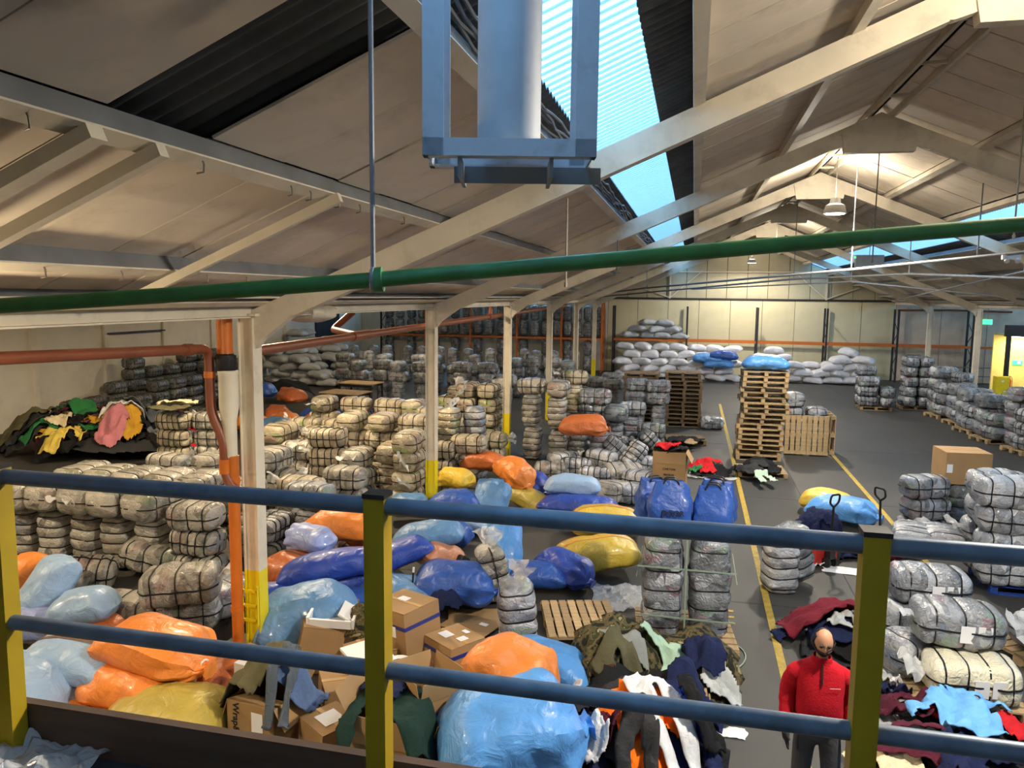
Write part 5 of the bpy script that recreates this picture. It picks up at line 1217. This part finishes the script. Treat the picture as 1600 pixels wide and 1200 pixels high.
c5_ = G(1490, 1165); m5 = mound_fn(c5_.x, c5_.y, .95, .5, .16, 0, 15)
pile([('rag', 1500, 1165, .05, 0, 1.5, 'black', 'black cloth under the blue tee at the lower right'), ('shirt', 1475, 1120, .1, .1, .8, 'red', 'red top behind the blue tee'), ('shirt', 1545, 1150, .1, -.3, .9, 'black', 'black tee right of the blue tee'),
      ('trousers', 1400, 1120, .03, .75, .8, 'wine', 'wine coloured leggings on the clear film'), ('shirt', 1410, 1195, .1, .2, .8, 'cream', 'cream top at the bottom right of the right post'), ('trousers', 1430, 1175, .1, 1.3, .8, 'wine', 'wine sweater sleeve under the lower rail'), ('rag', 1595, 1170, .1, .3, .6, 'red', 'red cloth at the right edge'), ('shirt', 1535, 1215, .1, .5, .7, 'navy', 'navy top at the bottom right corner'), ('shirt', 1500, 1148, .15, .25, .78, 'skyblue', 'sky blue tee lying on black clothes at the lower right')], m5, 'clothes at the lower right')
c6_ = G(1400, 1075); m6 = mound_fn(c6_.x, c6_.y, .3, .4, .1, 0, 18)
pile([('rag', 1385, 1065, 0, .2, .6, 'palegrey', 'heap of mottled grey socks on the clear film'), ('trousers', 1385, 1092, 0, 1.4, .42, 'navy', 'navy sock with red and white pattern on the clear film'), ('rag', 1398, 1092, .02, .3, .16, 'whitec', 'white patterned toe of the navy sock')], m6, 'socks on the film')
c7_ = G(1188, 740); m7 = mound_fn(c7_.x, c7_.y+.1, .55, .5, .22, .15, 21)
pile([('rag', 1190, 733, .2, 0, 1.1, 'black', 'black clothes on the floor pallet before the tower'), ('shirt', 1175, 730, .3, .3, .8, 'charcoal', 'charcoal top on the floor pallet before the tower'), ('trousers', 1195, 740, .3, .2, .7, 'mint', 'pale mint trousers hanging over the floor pallet edge')], m7, 'clothes on the floor pallet')
c8_ = G(1108, 735); m8 = mound_fn(c8_.x, c8_.y, .7, .5, .25, 0, 24)
pile([('rag', 1112, 738, .1, 0, 1.3, 'black', 'black clothes on clear film left of the yellow line'), ('shirt', 1100, 728, .2, .4, .8, 'red', 'red top on the black clothes by the yellow line'), ('rag', 1085, 737, .1, .2, .4, 'green', 'green scrap beside the red top')], m8, 'clothes by the carton')
c9_ = G(1066, 688); m9 = mound_fn(c9_.x+.2, c9_.y+.2, .6, .5, .5, .15, 27)
pile([('rag', 1070, 686, .2, 0, 1.2, 'black', 'black coats heaped on the dark pallet'), ('rag', 1080, 682, .4, .5, .5, 'tan', 'tan cardboard coloured cloth on the black coats')], m9, 'coats on the dark pallet')
c10 = G(1278, 842); m10 = mound_fn(c10.x, c10.y+.2, .75, .65, .62, 0, 30)
pile([('rag', 1280, 840, .2, 0, 1.5, 'navy', 'navy coats heaped over the front pallet truck'), ('shirt', 1270, 815, .5, .4, .9, 'navy', 'navy jacket on top of the truck heap'), ('rag', 1245, 832, .4, .2, .35, 'gold', 'yellow cloth on the truck heap'), ('rag', 1252, 850, .3, .2, .4, 'red', 'red cloth on the truck heap'), ('trousers', 1265, 853, .3, .5, .5, 'whitec', 'white striped cloth on the truck heap'), ('shirt', 1300, 835, .4, -.4, .8, 'black', 'black jacket on the right of the truck heap')], m10, 'clothes on the front pallet truck')
q = G(1046, 765); mC = lambda x, y: .93+.05*noise.noise(Vector((x*4, y*4, 1)))
garment('rag', q.x, q.y, 0, .95, 'cloth_black', 'black clothes filling the tall brown carton', mC, 0, 'clothes in the tall carton'); garment('rag', q.x-.05, q.y-.05, .6, .7, 'cloth_red', 'red cloth on top in the tall brown carton', mC, .03, 'clothes in the tall carton')
# left hall heap
c11 = G(110, 705); m11 = mound_fn(c11.x+.8, c11.y+1.0, 3.2, 2.6, .75, 0, 33)
LC = [('cream', 'cream'), ('black', 'black'), ('wine', 'wine red'), ('charcoal', 'charcoal'), ('ochre', 'ochre'), ('whitec', 'white'), ('camo', 'camouflage'), ('black', 'jet black'), ('green', 'green'), ('cream', 'ivory'), ('slate', 'slate grey'), ('gold', 'golden'), ('olivec', 'olive'), ('red', 'red'), ('brown', 'brown'), ('pink', 'pink')]
spots = ['nearest the railing', 'at the left edge', 'in the middle', 'at the back', 'on the right flank', 'on the crest']
base = garment('rag', c11.x+.8, c11.y+1.0, 0, 6.2, 'cloth_charcoal', 'broad layer of dark garments under the left hall clothes heap', m11, 0, 'left hall clothes heap', .06, n=90)
for j in range(48):
    a = rnd.uniform(0, 2*PI); r = math.sqrt(rnd.random()); x = c11.x+.8+2.9*r*math.cos(a); y = c11.y+1.0+2.3*r*math.sin(a); c, cn = LC[j % 16]
    where = 'crest' if r < .35 else ('near side' if math.sin(a) < -.5 else ('far side' if math.sin(a) > .5 else ('right flank' if math.cos(a) > 0 else 'left flank')))
    garment(rnd.choice(['shirt', 'shirt', 'trousers', 'rag']), x, y, rnd.uniform(0, 6), rnd.uniform(.9, 1.3), 'cloth_'+c, '%s %s garment on the %s of the left hall clothes heap' % (['crumpled', 'flung', 'bunched'][j//16], cn, where), m11, .02+.006*j, 'left hall clothes heap', .07)
for j, (px_, py_, z, c, lb) in enumerate([(262, 640, 1.75, 'olivec', 'olive cloth draped over the netted lit stack'), (280, 632, 1.78, 'cream', 'cream cloth draped over the netted lit stack')]):
    p = G(px_, py_, z); garment('rag', p.x, p.y, .4*j, 1.1, 'cloth_'+c, lb, lambda x, y, z=z: z-.02, .0, None, .06)
for j, (px_, py_, h, sz, c, lb) in enumerate([(440, 628, .8, 2.6, 'black', 'black heap of coats before the grey sacks in the left hall'), (472, 596, 1.5, 1.6, 'olivec', 'olive bundle standing before the grey sacks'), (330, 668, .7, 1.8, 'black', 'black clothes behind the orange standpipe')]):
    p = G(px_, py_); garment('rag', p.x, p.y+.5, .3, sz, 'cloth_'+c, lb, mound_fn(p.x, p.y+.5, sz*.42, sz*.42, h, 0, j), 0, None, .06)
# jackets on the lettered carton
jb = G(420, 1175); jm = mound_fn(jb.x+.02, jb.y+.05, .46, .42, .26, .6, 40)
def over(x, y):       # drape down outside the carton walls
    d = max(abs(x-jb.x)-.29, abs(y-jb.y)-.27); return jm(x, y) if d < 0 else max(.42, jm(x, y)-2.4*d)
garment('rag', jb.x+.2, jb.y+.12, .5, .72, 'cloth_denim', 'blue denim jacket on the lettered carton', over, .0, 'jackets on the lettered carton', .05)
garment('rag', jb.x-.1, jb.y+.06, -.5, .92, 'cloth_olivec', 'olive utility jacket spilling over the lettered carton', over, .035, 'jackets on the lettered carton', .055)
garment('trousers', jb.x+.24, jb.y-.1, .15, .4, 'cloth_slate', 'pale denim sleeve hanging from the lettered carton', over, .06, 'jackets on the lettered carton', .03)
gb_ = G(612, 1215); gm = lambda x, y: (.74 if abs(x-gb_.x) < .33 and y > gb_.y-.3 else max(.2, .74-2.6*max(abs(x-gb_.x)-.33, gb_.y-.3-y)))
garment('shirt', gb_.x+.14, gb_.y-.02, .9, .95, 'cloth_dkgreen', 'dark green sweater with yellow crest hanging over the open carton', gm, .0, None, .03)
garment('rag', gb_.x-.12, gb_.y+.1, 0, .5, 'cloth_navy', 'navy cloth inside the open carton with the sweater', lambda x, y: .66, 0, None, .03)
p = G(575, 985, .4); garment('rag', p.x, p.y, 0, .75, 'cloth_camo', 'camouflage roll between the foam tray and the middle post', mound_fn(p.x, p.y, .35, .3, .35, .3, 44), 0, None, .05)
p = G(695, 968); garment('rag', p.x, p.y, 0, .6, 'cloth_navy', 'dark navy bundle behind the square carton', mound_fn(p.x, p.y, .3, .3, .35, 0, 45), 0, None, .05)
p = G(715, 893, .3); garment('rag', p.x, p.y, 0, .5, 'cloth_charcoal', 'dark scrap of clothing between the salmon and crinkled blue sacks', mound_fn(p.x, p.y, .28, .28, .4, .1, 46), 0, None, .05)
# ------------------------------------------------------------------ the man
mat('skin', (196, 142, 112), .55, noise_amt=.05, noise_scale=8); mat('hair', (34, 26, 22), .7); mat('fleece', (178, 26, 38), .95, noise_amt=.08, noise_scale=6, bump=.25, bump_scale=60, spec=.15)
mat('trouser', (66, 66, 70), .9, noise_amt=.1, bump=.3, bump_scale=20, spec=.2); mat('glove', (26, 26, 28), .8); mat('boot', (34, 30, 28), .6); mat('eye_dark', (18, 14, 12), .3)
def skin_mesh(name, verts, edges, radii, m, root=0, sub=2):
    me = bpy.data.meshes.new(name); me.from_pydata(verts, edges, []); o = bpy.data.objects.new(name, me); COL.objects.link(o)
    md = o.modifiers.new('skin', 'SKIN'); md.use_smooth_shade = True
    for i, r in enumerate(radii):
        v = me.skin_vertices[0].data[i]; v.radius = r if isinstance(r, tuple) else (r, r); v.use_root = (i == root)
    sb = o.modifiers.new('sub', 'SUBSURF'); sb.levels = sub; sb.render_levels = sub
    dg = bpy.context.evaluated_depsgraph_get(); new = bpy.data.meshes.new_from_object(o.evaluated_get(dg))
    bpy.data.objects.remove(o); bpy.data.meshes.remove(me); new.name = name; new.materials.clear(); new.materials.append(MATS[m]); new.shade_smooth(); return new
hp_ = G(1288, 985, 1.74)
man = thing('person', 'bald bearded man in a red half zip fleece looking down beside the yellow line', 'person', (hp_.x, hp_.y+.04, 0), (0, 0, math.radians(-4)))
BV_ = [(0, .01, .93), (0, .0, 1.1), (0, 0, 1.3), (0, 0, 1.41), (0, -.02, 1.53), (0, -.035, 1.58)]
BE = [(0, 1), (1, 2), (2, 3), (3, 4), (4, 5)]; BR = [(.14, .1), (.14, .11), (.13, .1), (.05, .05), .052, .056]
for s in (-1, 1):
    b0 = len(BV_); BV_ += [(s*.16, 0, 1.35), (s*.25, .03, 1.12), (s*.262, -.07, .9)]; BE += [(3, b0), (b0, b0+1), (b0+1, b0+2)]; BR += [.035, .036, .028]
    b0 = len(BV_); BV_ += [(s*.1, 0, .84), (s*.11, -.03, .48), (s*.11, .02, .1)]; BE += [(0, b0), (b0, b0+1), (b0+1, b0+2)]; BR += [.08, .055, .04]
body = skin_mesh('body', BV_, BE, BR, 'skin')
# head joined into the body mesh
hv, hf = [], []; nu, nv = 26, 32; tilt = Euler((.34, 0, .1)).to_matrix(); hc = Vector((0, -.05, 1.645))
for i in range(nu+1):
    ph = PI*i/nu
    for k in range(nv):
        a = 2*PI*k/nv; d = Vector((math.sin(ph)*math.sin(a), -math.sin(ph)*math.cos(a), math.cos(ph)))
        x, y, z = d.x*.076, d.y*.097, d.z*.118
        fr = max(0, -d.y)
        if z < -.02: x *= 1-.28*min(1, (-z-.02)/.1); y *= 1-.06*min(1, (-z-.02)/.1)
        y -= .024*fr*math.exp(-(x/.014)**2-((z+.012)/.026)**2)          # nose
        y += .010*fr*sum(math.exp(-((x-s*.031)/.014)**2-((z-.016)/.012)**2) for s in (-1, 1))   # eye sockets
        y -= .006*fr*math.exp(-((z-.034)/.01)**2)*math.exp(-(x/.05)**2)   # brow
        y -= .008*fr*math.exp(-(x/.03)**2-((z+.085)/.02)**2)             # chin
        x += math.copysign(.016, d.x)*math.exp(-((y-.008)/.014)**2-((z+.0)/.026)**2) if abs(d.x) > .6 else 0   # ears
        hv.append(tilt @ Vector((x, y, z))+hc)
for i in range(nu):
    for k in range(nv): a = i*nv+k; b = i*nv+(k+1) % nv; hf.append([a, a+nv, b+nv, b])
nb = len(body.vertices); allv = [tuple(v.co) for v in body.vertices]+[tuple(v) for v in hv]; allf = [list(p.vertices) for p in body.polygons]+[[q+nb for q in f] for f in hf]
bm_ = bpy.data.meshes.new('body'); bm_.from_pydata(allv, [], allf); bm_.materials.append(MATS['skin']); bm_.shade_smooth(); ob('body', bm_, man)
def shell(name, test, off, m):
    mb = MB(); keep = {}
    def vid(j):
        if j not in keep: keep[j] = len(mb.v); c = hv[j]-hc; mb.v.append(hc+c+c.normalized()*off)
        return keep[j]
    for f in hf:
        c = tilt.transposed() @ (sum((hv[j] for j in f), Vector())/4-hc)
        if test(c): mb.f.append([vid(j) for j in f])
    o = mb.build(name, m, man, True); md = o.modifiers.new('t', 'SOLIDIFY'); md.thickness = .012; md.offset = -1; return o
shell('hair', lambda c: c.z > -.035 and (c.y > .025 or (abs(c.x) > .06 and c.y > -.02)) and not (c.z > .095 and c.y < .03), .006, 'hair')
shell('beard', lambda c: c.y < .02 and c.z < -.032 and not (abs(c.x) < .02 and -.056 < c.z < -.046) or (abs(c.x) > .05 and -.05 < c.z < -.0 and -.045 < c.y < -.005), .014, 'hair')
for s in (-1, 1):
    e = tilt @ Vector((s*.031, -.082, .016))+hc; MB().lathe([(0, -.008), (.011, -.003), (.011, .003), (0, .008)], 10).build('eye', 'eye_dark', man, True, e, (PI/2, 0, 0))
    e = tilt @ Vector((s*.032, -.094, .036))+hc; MB().box((0, 0, 0), (.036, .012, .009), Euler((.5, s*.12, 0)).to_matrix()).build('eyebrow', 'hair', man, False, e)
fm = MB(); rings = [(.93, .0, .17, .13), (.95, .0, .19, .15), (1.0, -.01, .197, .163), (1.08, -.02, .19, .168), (1.18, -.015, .19, .16), (1.28, -.008, .2, .15), (1.36, .0, .205, .132), (1.41, .0, .185, .116), (1.445, -.005, .125, .1), (1.465, -.01, .088, .086), (1.495, -.018, .08, .082), (1.515, -.022, .07, .074)]
for (z, y, rx, ry) in rings:
    for k in range(28):
        a = 2*PI*k/28; f_ = 1+.03*noise.noise(Vector((math.cos(a)*2, math.sin(a)*2, z*9)))
        fm.v.append(Vector((rx*spow(math.cos(a), .85)*f_, y+ry*spow(math.sin(a), .9)*f_, z)))
for i in range(len(rings)-1):
    for k in range(28): a = i*28+k; b = i*28+(k+1) % 28; fm.f.append([a, b, b+28, a+28])
fm.f.append([k for k in range(28)][::-1])
for s in (-1, 1):
    pts = bend([(s*.1, 0, 1.36), (s*.185, .0, 1.35), (s*.228, .02, 1.24), (s*.252, .03, 1.12), (s*.258, -.03, 1.0), (s*.262, -.075, .895)], .06, 3); n_ = len(pts)
    fm.path(pts, [.074+.008*math.sin(PI*i/n_)-.022*max(0, i/n_-.35)/.65+.003*math.sin(i*2.2) for i in range(n_)], 16)
fl_ = fm.build('fleece', 'fleece', man, True)
MB().box((0, -.134, 1.39), (.012, .012, .17), Euler((-.32, 0, 0)).to_matrix()).build('zip', 'black_paint', fl_); ob('lettering', text_mesh('———', .03, 'paper', 'chest_logo', .001), fl_, (.1, -.158, 1.3), (PI/2-.1, 0, .25))
TV = [(0, .01, .98), (0, .01, .9)]; TE = [(0, 1)]; TR = [(.165, .13), (.17, .135)]
for s in (-1, 1):
    b0 = len(TV); TV += [(s*.1, 0, .8), (s*.12, -.03, .48), (s*.125, .02, .1)]; TE += [(1, b0), (b0, b0+1), (b0+1, b0+2)]; TR += [.105, .085, .072]
ob('trousers', skin_mesh('trousers', TV, TE, TR, 'trouser', 1), man)
for s in (-1, 1):
    GV = [(s*.272, -.08, .895), (s*.265, -.1, .84), (s*.258, -.115, .79)]; GE = [(0, 1), (1, 2)]; GR = [.036, (.04, .03), (.038, .026)]
    for fi in range(4):
        b0 = len(GV); yy = -.15+fi*.022; GV += [(s*.255, yy+.0, .765), (s*(.247-.004*fi), yy-.008, .725+.004*abs(fi-1)), (s*.232, yy-.012, .697+.005*abs(fi-1))]; GE += [(2, b0), (b0, b0+1), (b0+1, b0+2)]; GR += [.011, .0095, .008]
    b0 = len(GV); GV += [(s*.245, -.145, .815), (s*.23, -.165, .785)]; GE += [(1, b0), (b0, b0+1)]; GR += [.013, .010]
    ob('glove', skin_mesh('glove', GV, GE, GR, 'glove', 1, 1), man)
    ob('boot', skin_mesh('boot', [(s*.12, .04, .13), (s*.12, .03, .055), (s*.13, -.09, .05), (s*.135, -.18, .04)], [(0, 1), (1, 2), (2, 3)], [.06, .055, (.05, .045), (.042, .036)], 'boot', 1), man)
